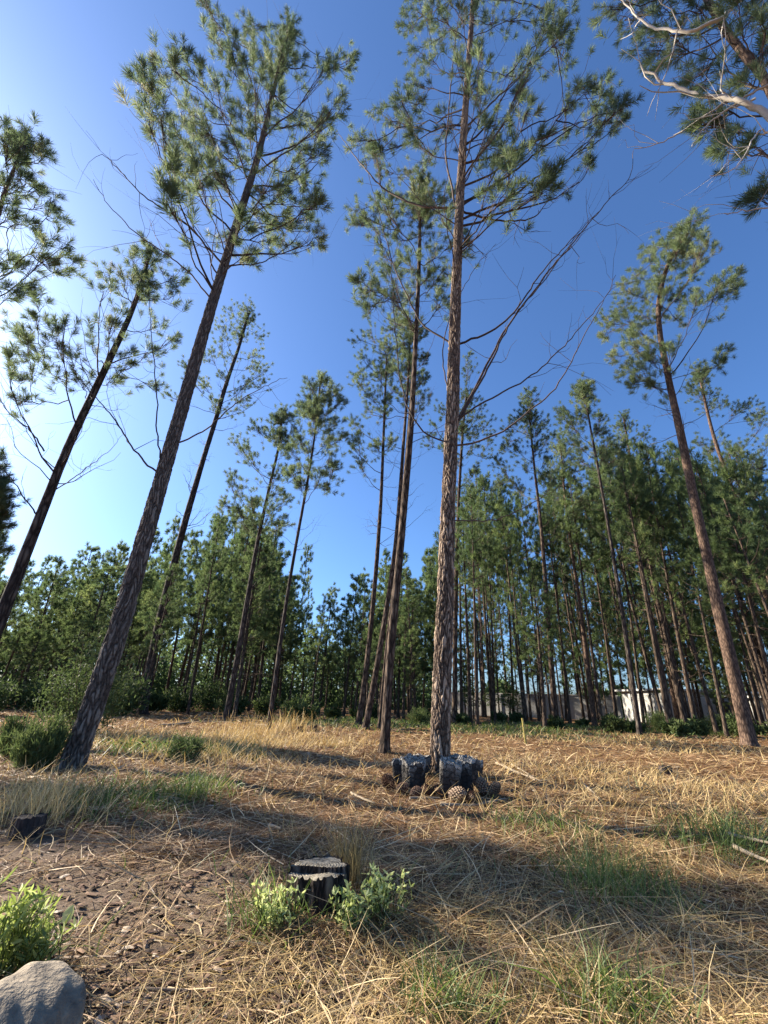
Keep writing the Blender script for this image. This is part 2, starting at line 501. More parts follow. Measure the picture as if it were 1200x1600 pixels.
def dead_limb(tree, path, r0, mat=TWIG, twigs=5, ln=0.5, name='dead_branch', tint=None, k=5):
    mb = MB()
    n = len(path)
    tt = RNG.uniform(0.1, 0.8) if tint is None else tint
    mb.tube(path, np.linspace(r0, r0 * 0.25, n), k, 0, True, tt)
    for _ in range(twigs):
        i = RNG.integers(n // 4, n)
        p = path[i]
        tan = path[min(i + 1, n - 1)] - path[max(i - 1, 0)]; tan /= np.linalg.norm(tan) + 1e-9
        d = tan * 0.8 + RNG.normal(0, 0.55, 3); d[2] += 0.15
        d /= np.linalg.norm(d)
        q = p + d * ln * RNG.uniform(0.4, 1.1)
        pp = limb_path(p, q, 6, 0.05, 0.3)
        rr = r0 * (0.45 - 0.25 * i / n)
        mb.tube(pp, np.linspace(rr, rr * 0.3, 6), 3, 0, False, tt)
        if RNG.random() < 0.6:
            q2 = pp[3] + (d + RNG.normal(0, 0.6, 3)) * ln * 0.35
            mb.tube(limb_path(pp[3], q2, 4, 0.03, 0.3), np.linspace(rr * .5, rr * 0.2, 4), 3, 0, False, tt)
    return part(mb, name, [mat], tree)

def hero_pine(label, group, pts, w0, w1, blobs, protos=MID_T, bark=None, detail=None, tuft_scale=1.0, per=8, deadn=10,
              base=None, crown_depth=1.0, extra_dead=(), dead_mat=TWIG, dead_span=(0.25, 0.75), name='pine_tree', tint_bias=0.0,
              limb_parts=True, twig_len=0.8, dead_len=1.3):
    """a pine from its trunk line, and the clumps of its crown with their size"""
    b = gnd(*pts[0]) if base is None else np.asarray(base, float)
    tree = empty(name, b, label, 'pine tree', group)
    P3 = [b - np.array([0, 0, 0.12])] + [onplane(x, y, b) for x, y in pts[1:]]
    P3 = np.array(P3)
    s = np.concatenate([[0], np.cumsum(np.linalg.norm(np.diff(P3, axis=0), axis=1))])
    r0 = w0 / 2 * depth(b) / F
    tpar = s / s[-1]
    fr = np.concatenate([[0], np.cumsum([math.hypot(pts[i + 1][0] - pts[i][0], pts[i + 1][1] - pts[i][1]) for i in range(len(pts) - 1)])])
    fr /= fr[-1]
    kw = detail['kw'] if detail else 0.74
    wpx = (w0 + (w1 * (0.6 if detail else 0.75) - w0) * fr ** 1.05) * kw
    rad = np.array([wp / 2 * depth(p) / F for wp, p in zip(wpx, P3)])
    rad = np.minimum.accumulate(rad)
    mb = MB()
    if detail:
        k = detail.get('k', 96)
        trunk_mesh(mb, P3, rad, k, detail, seed=len(ORI))
        tk = part(mb, 'trunk', [detail['mat']], tree)
    else:
        trunk_mesh(mb, P3, rad, 16 if w0 > 15 else 10)
        tk = part(mb, 'trunk', [bark or BARK], tree)
    line = smooth_line(P3, 120)
    ls = np.linspace(0, 1, 120)
    lr = np.interp(ls, tpar, rad)
    Ht = line[-1][2]
    crown = MB()
    allpos = []; alldir = []; alltint = []; allsc = []
    dscale = depth(P3[-1]) / F
    tip_ = pts[-1]; blobs = list(blobs)
    if tip_[1] > 0:
        for _ in range(5):      # shoots close round the leader
            f_ = RNG.uniform(0.0, 1.0)
            q_ = (tip_[0] + (pts[-2][0] - tip_[0]) * f_ * .8 + RNG.normal(0, 4), tip_[1] + (pts[-2][1] - tip_[1]) * f_ * .8)
            blobs.append((q_[0], q_[1], 9))
        blobs.append((tip_[0], tip_[1] - 4, 8))
    limbs_ = []
    blobs.sort(key=lambda q_: abs(q_[0] - np.interp(q_[1], [p_[1] for p_ in pts[::-1]], [p_[0] for p_ in pts[::-1]])) + RNG.uniform(0, 12))
    for (bx, by, br) in blobs:
        # horizontal reach of this clump from the stem sets how far it may lie in front or behind
        c0 = onplane(bx, by, b)
        i0 = int(np.argmin(np.abs(line[:, 2] - c0[2])))
        reach = np.linalg.norm((c0 - line[i0])[:2])
        off = RNG.normal(0, 1) * (0.35 * reach + 0.35) * crown_depth
        off = float(np.clip(off, -1.1, 1.6))
        c = onplane(bx, by, b, off)
        R = br * depth(c) / F * 0.9
        hd = np.linalg.norm((c - line[i0])[:2])
        za = c[2] - hd * RNG.uniform(0.6, 1.0) - 0.3
        ia = int(np.argmin(np.abs(line[:, 2] - za)))
        ia = max(ia, 50)
        if c[2] > Ht - 0.2: ia = min(ia, 117)
        a = line[ia]
        forked = False
        if limbs_ and RNG.random() < 0.8:
            # fork from a limb already grown, when one passes closer than the stem does
            Q = np.concatenate([q_[3:8] for q_ in limbs_])
            dq = np.linalg.norm(Q - c, axis=1) + np.where(Q[:, 2] > c[2] - 0.15, 9, 0)
            m_ = int(np.argmin(dq))
            if dq[m_] < 0.75 * np.linalg.norm(c - a):
                a = Q[m_]; forked = True
        lp = limb_path(a, c, 10, 0.03, 0.3)
        limbs_.append(lp)
        lw = max(0.007, min(lr[ia] * 0.30, 0.008 + 0.0055 * np.linalg.norm(c - a)))
        if forked: lw = max(0.006, lw * 0.75)
        tgt = crown
        if limb_parts and np.linalg.norm(c - a) > 0.7:
            tgt = MB()
        tgt.tube(lp, np.linspace(lw, 0.005, 10), 5, 0, False, RNG.uniform(0, .6))
        nt_ = max(3, int(per * (2.25 if protos is HERO_T else 3.0) * RNG.uniform(0.8, 1.2)))
        q = RNG.normal(size=(nt_, 3)); q /= np.linalg.norm(q, axis=1)[:, None]
        q *= RNG.random((nt_, 1)) ** 0.45
        out_ = (c - line[i0]); out_[2] = 0
        out_ /= np.linalg.norm(out_) + 1e-6
        pos = c + q * R * np.array([1.35, 1.35, 1.5])
        pos[0] = c
        # part of the shoots sit back along the outer half of the limb
        nb_ = int(nt_ * 0.38)
        ii = RNG.uniform(4.5, 9, nb_)
        pos[1:1 + nb_] = np.stack([np.interp(ii, np.arange(10), lp[:, k_]) for k_ in range(3)], -1) + RNG.normal(0, 0.16 + 0.25 * R, (nb_, 3))
        dr = q * 0.7 + out_ * 0.45 + np.array([0, 0, 0.75])
        for p_, d_ in zip(pos, dr):
            st = lp[RNG.integers(5, 10)]
            if np.linalg.norm(p_ - st) > 0.1:
                tw = limb_path(st, p_, 5, 0.02, 0.3)
                tgt.tube(tw, np.linspace(0.005, 0.0035, 5), 3, 0, False, RNG.uniform(0.2, 1))
        bt = RNG.normal(0.42 + tint_bias, 0.13)
        allpos.append(pos); alldir.append(dr); alltint.append(np.clip(RNG.normal(bt, 0.10, nt_), 0.02, 0.9)); allsc.append(RNG.uniform(0.8, 1.2, nt_) * tuft_scale)
        # bare twigs between clumps
        add_twigs(tgt, lp, c, 2, twig_len, 0.004)
        if tgt is not crown:
            part(tgt, 'branch', [TWIG], tree)
    if allpos:
        add_tufts(crown, np.concatenate(allpos), np.concatenate(alldir), np.concatenate(allsc), protos, 1, np.concatenate(alltint))
    if crown.v:
        part(crown, 'crown', [TWIG, NEEDLE], tree)
    # dead limbs below the crown
    for _ in range(int(deadn * 1.8)):
        i = int(RNG.uniform(*dead_span) * 119)
        a = line[i]
        az = RNG.uniform(0, 2 * pi); L = RNG.uniform(0.4, 1.0) * dead_len
        bq = a + np.array([cos(az) * L, sin(az) * L, L * RNG.uniform(0.2, 1.1)])
        dead_limb(tree, limb_path(a, bq, 9, 0.04, 0.15), max(0.006, lr[i] * 0.13), TWIG, RNG.integers(3, 8), L * 0.55)
    for (pp, wpx_, off, tw, mt) in extra_dead:
        n = len(pp)
        wpx = wpx_ * (0.68 if mt is TWIG else 0.75)
        q3 = [onplane(x, y, b, off * (i / (n - 1))) for i, (x, y) in enumerate(pp)]
        sl_ = smooth_line(q3, 6 * n)
        sl_ = sl_ + RNG.normal(0, 0.008, sl_.shape)
        dead_limb(tree, sl_, wpx / 2 * depth(q3[0]) / F, mt, tw, 1.0)
    return tree, b, line

G_FORE = 'tall pines standing in the clearing'

def B(s, r=17):
    """clump list from a compact string 'x,y[,r] ...'"""
    o = []
    for q in s.split():
        v = [float(z) for z in q.split(',')]
        o.append((v[0], v[1], v[2] if len(v) > 2 else r))
    return o

# centre pine
JD = dict(kw=0.82, dl=0.009, nu=13, cl=0.19, amp=0.026, k=160, mat=BARK_BIG)
hero_pine('tall thick pine with charred logs and pine cones around its foot', G_FORE,
    [(686, 1212), (689, 1120), (694, 980), (700, 800), (707, 640), (711, 500), (716, 370), (722, 250), (728, 160), (735, 60), (742, -40)], 37, 12,
    B('650,15,18 640,45,16 665,35,18 690,25,18 648,80,17 672,95,18 690,60,18 735,60,18 755,95,18 715,100,18 775,35,20 815,20,20 860,8,18 890,22,16 845,62,18 880,55,14 835,100,18 650,165,16 638,195,16 605,185,14 628,160,10 652,225,16 760,150,18 785,195,16 762,205,15 785,232,16 738,140,14 880,95,14 815,150,16 805,120,14 920,145,14 940,130,12 972,165,13 968,188,12 948,180,13 926,190,12 900,150,12 885,205,9 840,218,12 798,262,12 790,310,14 860,285,13 845,300,12 918,262,6 770,262,14 690,195,14 660,270,13 600,235,12 582,248,10 560,222,10 648,130,14 820,180,12 870,30,16 700,-10,22 760,-15,22 650,-20,20 810,-30,22 720,15,18 740,20,18', 16),
    HERO_T, None, JD, 1.0, 7, 12, dead_len=1.7, dead_span=(0.33, 0.75), tint_bias=0.0,
    extra_dead=[
        ([(718, 652), (745, 600), (790, 515), (848, 435), (900, 374), (955, 308), (984, 275), (990, 235)], 6.5, 0.6, 9, TWIG),
        ([(716, 660), (762, 575), (800, 500), (850, 438), (892, 380), (905, 365)], 6, 0.3, 6, TWIG),
        ([(716, 652), (770, 622), (840, 580), (900, 520), (945, 465), (962, 430)], 4.5, -0.5, 7, TWIG),
        ([(712, 697), (770, 682), (830, 640), (872, 600), (915, 520), (958, 445)], 5, 0.4, 8, TWIG),
        ([(716, 538), (762, 520), (800, 492), (850, 422), (895, 372), (935, 330)], 5.5, 0.2, 6, TWIG),
        ([(722, 330), (780, 345), (832, 340), (858, 312)], 5.5, 0.3, 4, TWIG),
        ([(706, 812), (760, 814), (800, 802), (850, 775), (900, 748)], 3.6, -0.4, 2, TWIG),
        ([(702, 692), (660, 672), (632, 620), (618, 520), (612, 420), (604, 350)], 4, -0.3, 7, TWIG),
        ([(704, 535), (660, 505), (626, 440), (605, 380), (570, 250)], 4.5, 0.3, 6, TWIG),
        ([(712, 325), (660, 322), (600, 295), (560, 250), (530, 210)], 6, 0.3, 5, TWIG),
        ([(702, 620), (692, 560), (702, 500), (735, 430), (775, 380)], 3.5, -0.4, 5, TWIG),
        ([(722, 320), (780, 285), (850, 230), (900, 195), (940, 178)], 6.5, 0.2, 4, TWIG),
        ([(724, 255), (790, 240), (850, 215), (905, 190)], 5.5, -0.5, 5, TWIG),
        ([(712, 322), (697, 240), (702, 160), (712, 60), (720, 0)], 5, -0.4, 6, TWIG),
        ([(726, 200), (770, 160), (830, 100), (890, 40)], 5, 0.5, 6, TWIG)])

# big leaning pine on the left
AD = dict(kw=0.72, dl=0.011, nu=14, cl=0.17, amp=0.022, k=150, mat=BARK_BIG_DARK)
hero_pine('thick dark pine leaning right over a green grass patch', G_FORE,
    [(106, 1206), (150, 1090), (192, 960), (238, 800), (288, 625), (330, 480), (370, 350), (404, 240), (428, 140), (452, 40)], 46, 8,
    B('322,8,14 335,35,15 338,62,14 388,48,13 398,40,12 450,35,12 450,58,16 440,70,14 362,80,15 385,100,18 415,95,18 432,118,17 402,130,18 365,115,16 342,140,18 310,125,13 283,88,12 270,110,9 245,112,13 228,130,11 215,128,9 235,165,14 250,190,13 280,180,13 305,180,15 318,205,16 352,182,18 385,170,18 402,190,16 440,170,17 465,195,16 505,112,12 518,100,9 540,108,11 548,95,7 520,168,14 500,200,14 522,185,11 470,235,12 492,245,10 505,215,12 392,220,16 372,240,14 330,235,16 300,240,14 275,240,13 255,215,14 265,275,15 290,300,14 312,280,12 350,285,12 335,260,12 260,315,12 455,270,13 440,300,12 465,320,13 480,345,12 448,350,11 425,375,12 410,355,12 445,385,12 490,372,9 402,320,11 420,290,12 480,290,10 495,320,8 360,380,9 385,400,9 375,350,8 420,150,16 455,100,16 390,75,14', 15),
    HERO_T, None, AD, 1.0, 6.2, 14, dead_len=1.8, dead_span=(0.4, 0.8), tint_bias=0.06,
    extra_dead=[
        ([(250, 740), (215, 710), (178, 655), (140, 610), (110, 570)], 5, 0.3, 7, TWIG),
        ([(256, 736), (246, 680), (244, 600), (236, 520), (232, 450)], 4, -0.3, 5, TWIG),
        ([(262, 700), (320, 672), (370, 630), (420, 600), (450, 590)], 4.5, -0.3, 6, TWIG),
        ([(345, 410), (290, 350), (230, 310), (190, 270), (160, 240)], 5, 0.3, 8, TWIG),
        ([(330, 470), (290, 420), (220, 370), (170, 320), (145, 280)], 4, 0.2, 8, TWIG),
        ([(372, 340), (330, 280), (300, 210), (285, 170)], 4.5, 0.2, 6, TWIG),
        ([(372, 345), (345, 260), (320, 180), (305, 130)], 4, -0.2, 6, TWIG),
        ([(385, 288), (440, 290), (490, 262), (510, 235)], 4, 0.3, 6, TWIG),
        ([(355, 415), (410, 410), (455, 380), (480, 340)], 3.5, 0.3, 8, TWIG),
        ([(400, 245), (440, 235), (480, 215), (520, 190), (540, 150)], 4.5, -0.2, 6, TWIG)])

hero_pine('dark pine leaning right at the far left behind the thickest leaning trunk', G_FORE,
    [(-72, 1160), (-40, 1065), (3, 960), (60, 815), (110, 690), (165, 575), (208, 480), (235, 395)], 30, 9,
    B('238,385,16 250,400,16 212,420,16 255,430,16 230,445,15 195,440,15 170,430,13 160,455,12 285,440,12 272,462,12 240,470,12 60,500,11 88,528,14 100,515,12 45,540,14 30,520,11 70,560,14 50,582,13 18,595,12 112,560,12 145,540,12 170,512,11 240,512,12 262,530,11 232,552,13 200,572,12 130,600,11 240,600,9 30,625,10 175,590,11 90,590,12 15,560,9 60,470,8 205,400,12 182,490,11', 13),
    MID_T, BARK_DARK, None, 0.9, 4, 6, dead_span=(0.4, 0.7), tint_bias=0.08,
    extra_dead=[([(66, 818), (40, 780), (10, 740), (-30, 700)], 4, 0.2, 4, TWIG),
                ([(88, 765), (130, 735), (170, 705), (190, 680)], 3, 0.2, 6, TWIG),
                ([(70, 705), (45, 670), (10, 640), (-10, 600)], 4, -0.2, 5, TWIG)])

hero_pine('pine whose crown reaches in at the left edge over the blue sky', G_FORE,
    [(-330, 1190), (-230, 980), (-140, 720), (-70, 520), (-15, 370), (15, 280), (40, 225)], 30, 6,
    B('8,205,14 12,232,14 40,225,14 60,232,13 58,255,13 25,262,14 8,285,12 40,285,12 66,322,13 84,340,12 10,340,12 38,345,10 60,385,9 88,388,14 98,425,16 75,420,10 20,425,12 38,455,12 12,400,12 55,300,9 5,455,12 -25,260,13 -40,330,12', 14),
    MID_T, BARK_DARK, None, 0.85, 3.2, 4, tint_bias=0.0)

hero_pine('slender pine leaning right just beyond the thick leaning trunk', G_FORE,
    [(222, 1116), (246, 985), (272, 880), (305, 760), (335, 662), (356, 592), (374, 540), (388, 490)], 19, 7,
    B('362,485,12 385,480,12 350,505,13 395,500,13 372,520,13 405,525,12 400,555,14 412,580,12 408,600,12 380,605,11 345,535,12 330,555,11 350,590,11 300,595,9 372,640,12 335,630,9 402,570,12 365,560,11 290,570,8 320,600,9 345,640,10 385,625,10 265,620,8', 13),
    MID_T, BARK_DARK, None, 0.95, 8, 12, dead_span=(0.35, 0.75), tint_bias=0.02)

hero_pine('slim pine with open crown, between the leaning pine and the straighter pair', G_FORE,
    [(352, 1128), (376, 1000), (400, 860), (420, 765), (435, 700), (440, 655)], 14, 5,
    B('432,655,12 452,652,12 460,675,12 425,678,12 402,672,12 440,690,12 372,688,10 380,705,12 395,720,10 448,705,12 370,762,13 362,750,10 455,732,11 432,738,12 392,785,11 372,800,10 422,795,12 442,818,11 405,822,12 380,812,11 350,790,8 430,770,10 445,780,10', 12),
    MID_T, BARK_DARK, None, 0.95, 8, 12, dead_span=(0.35, 0.8))

hero_pine('slim straight pine with a round dark top, alone against open blue sky', G_FORE,
    [(420, 1137), (440, 990), (460, 865), (480, 755), (493, 670), (500, 600)], 10, 4,
    B('488,605,11 505,603,11 518,612,11 528,630,11 480,622,11 500,628,11 512,648,12 490,648,11 474,650,11 522,665,11 498,668,11 530,688,10 470,688,9 510,690,11 456,702,9 480,705,10 515,715,10 482,730,9 500,745,8 456,738,9 520,735,8 470,760,7 510,765,6', 11),
    MID_T, BARK_DARK, None, 0.95, 7, 10, dead_span=(0.4, 0.8))

hero_pine('leftmost trunk of the tight row of pines left of the centre pine', G_FORE,
    [(560, 1133), (580, 975), (594, 800), (600, 665), (604, 560)], 13, 5,
    B('560,530,13 580,520,12 572,560,13 600,545,12 560,590,12 610,580,12 582,620,11 560,600,13 590,590,13 615,610,10 560,690,10 552,660,9 600,645,10 562,725,10 590,700,9 612,690,8 575,640,8 555,700,8', 12),
    MID_T, BARK, None, 0.95, 8, 9, dead_span=(0.4, 0.75))

hero_pine('leaning middle trunk of the tight row of pines left of the centre pine', G_FORE,
    [(570, 1140), (596, 1000), (618, 850), (630, 700), (638, 590), (641, 520)], 14, 5,
    B('625,500,12 610,515,11 640,500,12 650,525,12 628,545,11 615,500,10 660,560,9 645,590,9 620,580,9 660,620,9 605,540,10', 12),
    MID_T, BARK, None, 0.95, 8, 9, dead_span=(0.4, 0.75))

hero_pine('tallest light-barked pine of the tight row left of the centre pine', G_FORE,
    [(600, 1178), (611, 1010), (628, 830), (643, 650), (652, 480), (656, 370), (655, 290)], 21, 7,
    B('640,270,14 660,290,14 675,300,15 655,320,15 640,335,15 625,310,14 600,318,14 685,330,14 700,305,13 608,345,14 588,240,10 597,262,11 575,340,9 560,325,10 556,350,11 590,360,12 600,400,10 640,410,13 660,365,14 680,400,11 625,375,12 595,455,12 618,470,12 640,465,11 680,440,11 570,460,9 560,440,9 640,505,10 700,355,12 715,375,12 668,430,12 690,470,10 575,480,10 610,430,10 720,400,9 705,430,9', 13),
    HERO_T, BARK, None, 0.95, 8, 14, dead_span=(0.4, 0.75), tint_bias=0.05)

hero_pine('thin half-hidden trunk between the trunks of the tight pine row', G_FORE,
    [(592, 1138), (606, 990), (622, 850), (640, 640), (645, 560)], 7, 4,
    B('650,600,9 640,575,9 655,640,8 630,620,8 665,590,8', 9), MID_T, BARK, None, 0.9, 6, 8, dead_span=(0.4, 0.85))

hero_pine('pine standing straight behind the centre trunk with a dark crown at its right', G_FORE,
    [(710, 1130), (712, 950), (716, 800), (722, 690), (728, 620)], 12, 5,
    B('735,620,12 750,640,13 738,655,13 760,665,13 745,680,13 765,690,12 725,640,12 720,670,11 735,700,12 755,715,10 690,640,11 680,665,11 670,690,10 695,700,9 740,740,8 715,720,9 730,560,9 735,580,10', 12),
    MID_T, BARK, None, 0.95, 8, 8, dead_span=(0.4, 0.8), tint_bias=-0.22)

hero_pine('stout leaning pine with sunlit bark, nearest tree at the right edge', G_FORE,
    [(1172, 1168), (1150, 1070), (1118, 930), (1088, 795), (1060, 662), (1040, 570), (1031, 520), (1030, 470), (1045, 410), (1075, 365)], 27, 8,
    B('1088,345,13 1082,365,13 1100,385,13 1095,405,13 1070,385,13 1040,385,14 1022,390,14 1012,405,13 1030,425,14 1055,420,14 1080,425,13 990,435,12 978,455,13 1000,460,14 1025,455,13 1045,455,13 970,485,13 952,500,12 948,520,10 980,500,14 1005,492,13 1065,470,12 1130,440,11 1150,432,10 1115,458,11 1145,452,11 1060,500,11 1010,540,12 985,535,12 962,555,12 978,575,12 1005,580,11 1045,550,9 1130,555,9 1122,570,7 1000,520,12 1090,470,11 1068,400,13 1060,365,11 990,600,7 1030,490,12 1015,560,10 1020,600,8', 13),
    MID_T, BARK_FINE, None, 1.1, 6.5, 8, dead_span=(0.5, 0.75), tint_bias=0.15)

hero_pine('pine with pale orange upper bark right of the stout sunlit pine', G_FORE,
    [(1262, 1152), (1230, 1035), (1195, 925), (1165, 830), (1135, 740), (1114, 678), (1100, 620), (1092, 580)], 15, 6,
    B('1085,582,12 1098,592,12 1078,605,10 1092,618,12 1110,615,12 1105,638,12 1130,630,8 1150,640,10 1168,632,9 1188,645,12 1180,655,10 1195,690,12 1120,690,12 1140,700,12 1110,705,11 1160,700,12 1175,720,12 1130,725,11 1190,730,12 1190,660,12 1090,690,9', 13),
    MID_T, BARK_FINE, None, 0.95, 8, 8, dead_span=(0.4, 0.7))

hero_pine('dark-stemmed pine with a bare leader and tufted tip, left of a broom bush', G_FORE,
    [(1000, 1150), (975, 975), (955, 850), (936, 740), (922, 665), (914, 610)], 11, 4,
    B('914,598,10 910,612,10 920,612,10 915,630,11 884,640,10 878,650,9 890,662,11 900,672,10 938,655,8 935,675,9 905,695,10 925,700,10 950,690,9 940,715,10 908,720,10 890,690,9 960,720,9', 10),
    MID_T, BARK_DARK, None, 0.95, 8, 9, dead_span=(0.4, 0.8), tint_bias=0.0)

hero_pine('slim pine with dark rounded crown, first to the right of the centre pine', G_FORE,
    [(868, 1140), (856, 960), (845, 820), (836, 740), (826, 640)], 12, 4,
    B('818,622,9 828,620,9 822,640,10 810,655,11 835,655,11 850,660,10 800,668,10 820,672,12 842,675,11 855,685,9 795,690,9 788,700,8 808,702,10 850,720,9 778,722,8 790,735,9 820,730,10 845,745,9 778,755,8 800,755,8 860,760,8 810,765,8', 10),
    MID_T, BARK, None, 0.95, 8, 10, dead_span=(0.4, 0.8), tint_bias=-0.15)

hero_pine('second slim pine to the right of the centre pine, reddish stem', G_FORE,
    [(930, 1137), (908, 960), (892, 850), (882, 770), (876, 700)], 11, 4,
    B('872,682,9 868,700,9 885,705,11 895,715,11 865,725,10 880,735,11 905,735,10 860,745,9 890,755,11 870,775,9 905,780,9 915,760,9 850,800,8 895,800,8 880,820,7', 10),
    MID_T, BARK_FINE, None, 0.95, 8, 10, dead_span=(0.35, 0.8))

hero_pine('upright pine with brown stem rising behind a dark green broom bush', G_FORE,
    [(1062, 1136), (1038, 1000), (1012, 860), (992, 760), (982, 700), (975, 655)], 13, 5,
    B('974,652,10 965,665,11 985,668,11 972,682,11 992,690,11 1008,680,10 955,700,10 1000,705,11 1020,700,10 965,720,10 1010,725,11 1030,720,10 990,735,10 950,740,8 1030,750,10 970,760,8 1015,770,9', 11),
    MID_T, BARK_FINE, None, 0.95, 8, 10, dead_span=(0.35, 0.8))

hero_pine('slender straight pine in the gap right of the centre trunk', G_FORE,
    [(757, 1120), (752, 1000), (747, 900), (742, 820), (738, 770)], 9, 3,
    B('738,760,12 725,780,11 750,785,12 740,800,12 725,820,10 760,815,10 745,840,10 730,750,10 755,760,9 775,800,9 720,850,9 765,850,9', 11),
    MID_T, BARK_FINE, None, 0.95, 8, 10, dead_span=(0.3, 0.8))

hero_pine('leaning pine at the right edge, close behind the stout sunlit trunk', G_FORE,
    [(1225, 1146), (1198, 1050), (1172, 975), (1150, 920), (1120, 850)], 18, 10,
    B('1110,800,14 1130,790,13 1150,800,14 1090,780,12 1170,820,13 1190,800,14 1120,760,12 1150,750,12 1185,765,13', 14),
    MID_T, BARK, None, 1.0, 9, 5, dead_span=(0.3, 0.8))

# pine at the upper right corner, with white dead limbs
hero_pine('close pine leaning in at the upper right corner, with white dead limbs', G_FORE,
    [(1560, 1330), (1500, 1100), (1400, 740), (1290, 350), (1200, 135), (1160, 82), (1120, 25), (1075, -60)], 40, 16,
    B('955,15,16 980,8,16 975,35,14 1005,25,17 1035,15,17 1010,55,14 1045,50,16 1030,85,10 1062,70,13 1042,92,9 1090,15,17 1120,40,12 1150,18,15 1180,15,16 1195,40,13 1100,108,11 1085,122,9 1095,135,9 1125,165,11 1100,170,10 1110,190,12 1095,195,9 1150,205,10 1180,232,9 1140,225,9 1190,90,12 1170,100,9 1192,290,9 1195,312,8 1170,130,10 1060,-20,20 1130,-20,20 1000,-20,20 1200,-10,20', 13),
    HERO_T, BARK_FINE, None, 0.8, 5, 0, crown_depth=0.4, tint_bias=-0.08,
    extra_dead=[
        ([(1290, 262), (1200, 180), (1150, 158), (1080, 144), (1030, 124), (1000, 104)], 20, -0.8, 5, DEADWOOD),
        ([(1230, -60), (1150, 5), (1128, 27), (1072, 49), (1010, 36), (968, -2)], 11, -0.9, 5, DEADWOOD),
        ([(1240, 110), (1170, 150), (1110, 190), (1080, 230)], 6, -0.7, 4, DEADWOOD),
        ([(1290, 300), (1240, 240), (1190, 205), (1150, 260), (1110, 275)], 6, -0.7, 4, DEADWOOD),
        ([(1290, 350), (1250, 322), (1180, 328), (1130, 335)], 6, -0.5, 4, DEADWOOD),
        ([(1180, 155), (1090, 190), (1040, 220), (990, 232)], 5, -0.6, 3, DEADWOOD),
        ([(1230, 140), (1160, 130), (1100, 60), (1060, 15)], 5, 0.5, 4, TWIG),
        ([(1290, 270), (1200, 245), (1130, 235), (1100, 215)], 4, 0.5, 6, TWIG)])

# ------------------------------------------------------------------ the wood behind
def pine_proto(H, cb, R, seed, tufts, protos, dens=1.0, trunk_r=0.09, deadn=10, narrow=1.0):
    """trunk mesh and crown mesh of a wood pine at the origin"""
    global RNG
    RNG = np.random.default_rng(seed)
    tb = MB()
    nseg = 14
    zz = np.linspace(-0.15, H, nseg)
    bend = RNG.normal(0, 0.012 * H, 2)
    path = np.stack([bend[0] * np.sin(zz / H * 2.5 + seed), bend[1] * np.sin(zz / H * 2 + 1 + seed), zz], -1)
    path[:, :2] -= path[0, :2]
    rad = trunk_r * (1 - 0.82 * np.clip(zz / H, 0, 1)) + 0.004
    rad[0] *= 1.3
    tb.tube(path, rad, 8, 0, True)
    ix = lambda z: np.array([np.interp(z, zz, path[:, 0]), np.interp(z, zz, path[:, 1]), z])
    for _ in range(deadn):
        z = RNG.uniform(0.15 * H, cb * H + 0.1 * H)
        az = RNG.uniform(0, 2 * pi); L = RNG.uniform(0.3, 1.1)
        a = ix(z); b = a + np.array([cos(az) * L, sin(az) * L, L * RNG.uniform(0.0, 0.8)])
        p = limb_path(a, b, 6, 0.04, 0.15)
        tb.tube(p, np.linspace(0.014, 0.004, 6), 3, 0, False)
        for q in range(2):
            i = RNG.integers(2, 6)
            tb.tube(limb_path(p[i], p[i] + RNG.normal(0, 0.2, 3) + (b - a) * 0.25, 4, 0.03), np.linspace(0.007, 0.003, 4), 3, 0, False)
    cr = MB()
    pos = []; dr = []; tn = []; sc = []
    nw = int((H - cb * H) / 0.42)
    for wi in range(nw + 1):
        z = cb * H + (H - cb * H) * wi / max(1, nw)
        u = (z - cb * H) / (H - cb * H + 1e-6)
        rr = R * (1 - u ** 1.6) * (0.55 + 0.45 * min(1, u * 4)) + 0.12
        nb = RNG.integers(3, 6)
        a0 = RNG.uniform(0, 2 * pi)
        for bi in range(nb):
            if RNG.random() < 0.12: continue
            az = a0 + bi * 2 * pi / nb + RNG.normal(0, 0.3)
            L = rr * RNG.uniform(0.55, 1.15)
            a = ix(max(0.3, z - 0.15))
            e = a + np.array([cos(az) * L, sin(az) * L, L * RNG.uniform(0.35, 0.9)])
            lp = limb_path(a, e, 7, 0.03, 0.2)
            cr.tube(lp, np.linspace(0.018, 0.005, 7), 3, 0, False, 0.3)
            n_ = max(2, int(tufts * dens * (0.4 + L / R)))
            bt = RNG.normal(0.45, 0.16)
            for q in range(n_):
                i = RNG.integers(3, 7) if q else 6
                p = lp[i] + RNG.normal(0, 0.13 * R, 3) * (q > 0)
                pos.append(p); dr.append(np.array([cos(az) * .6, sin(az) * .6, 0.7]) + RNG.normal(0, 0.4, 3))
                tn.append(np.clip(RNG.normal(bt, 0.1), 0, 0.95)); sc.append(RNG.uniform(0.85, 1.3))
    add_tufts(cr, pos, dr, np.array(sc), protos, 1, np.array(tn))
    return tb.mesh('trunk', [BARK_FAR]), cr.mesh('crown', [TWIG, NEEDLE_FAR])

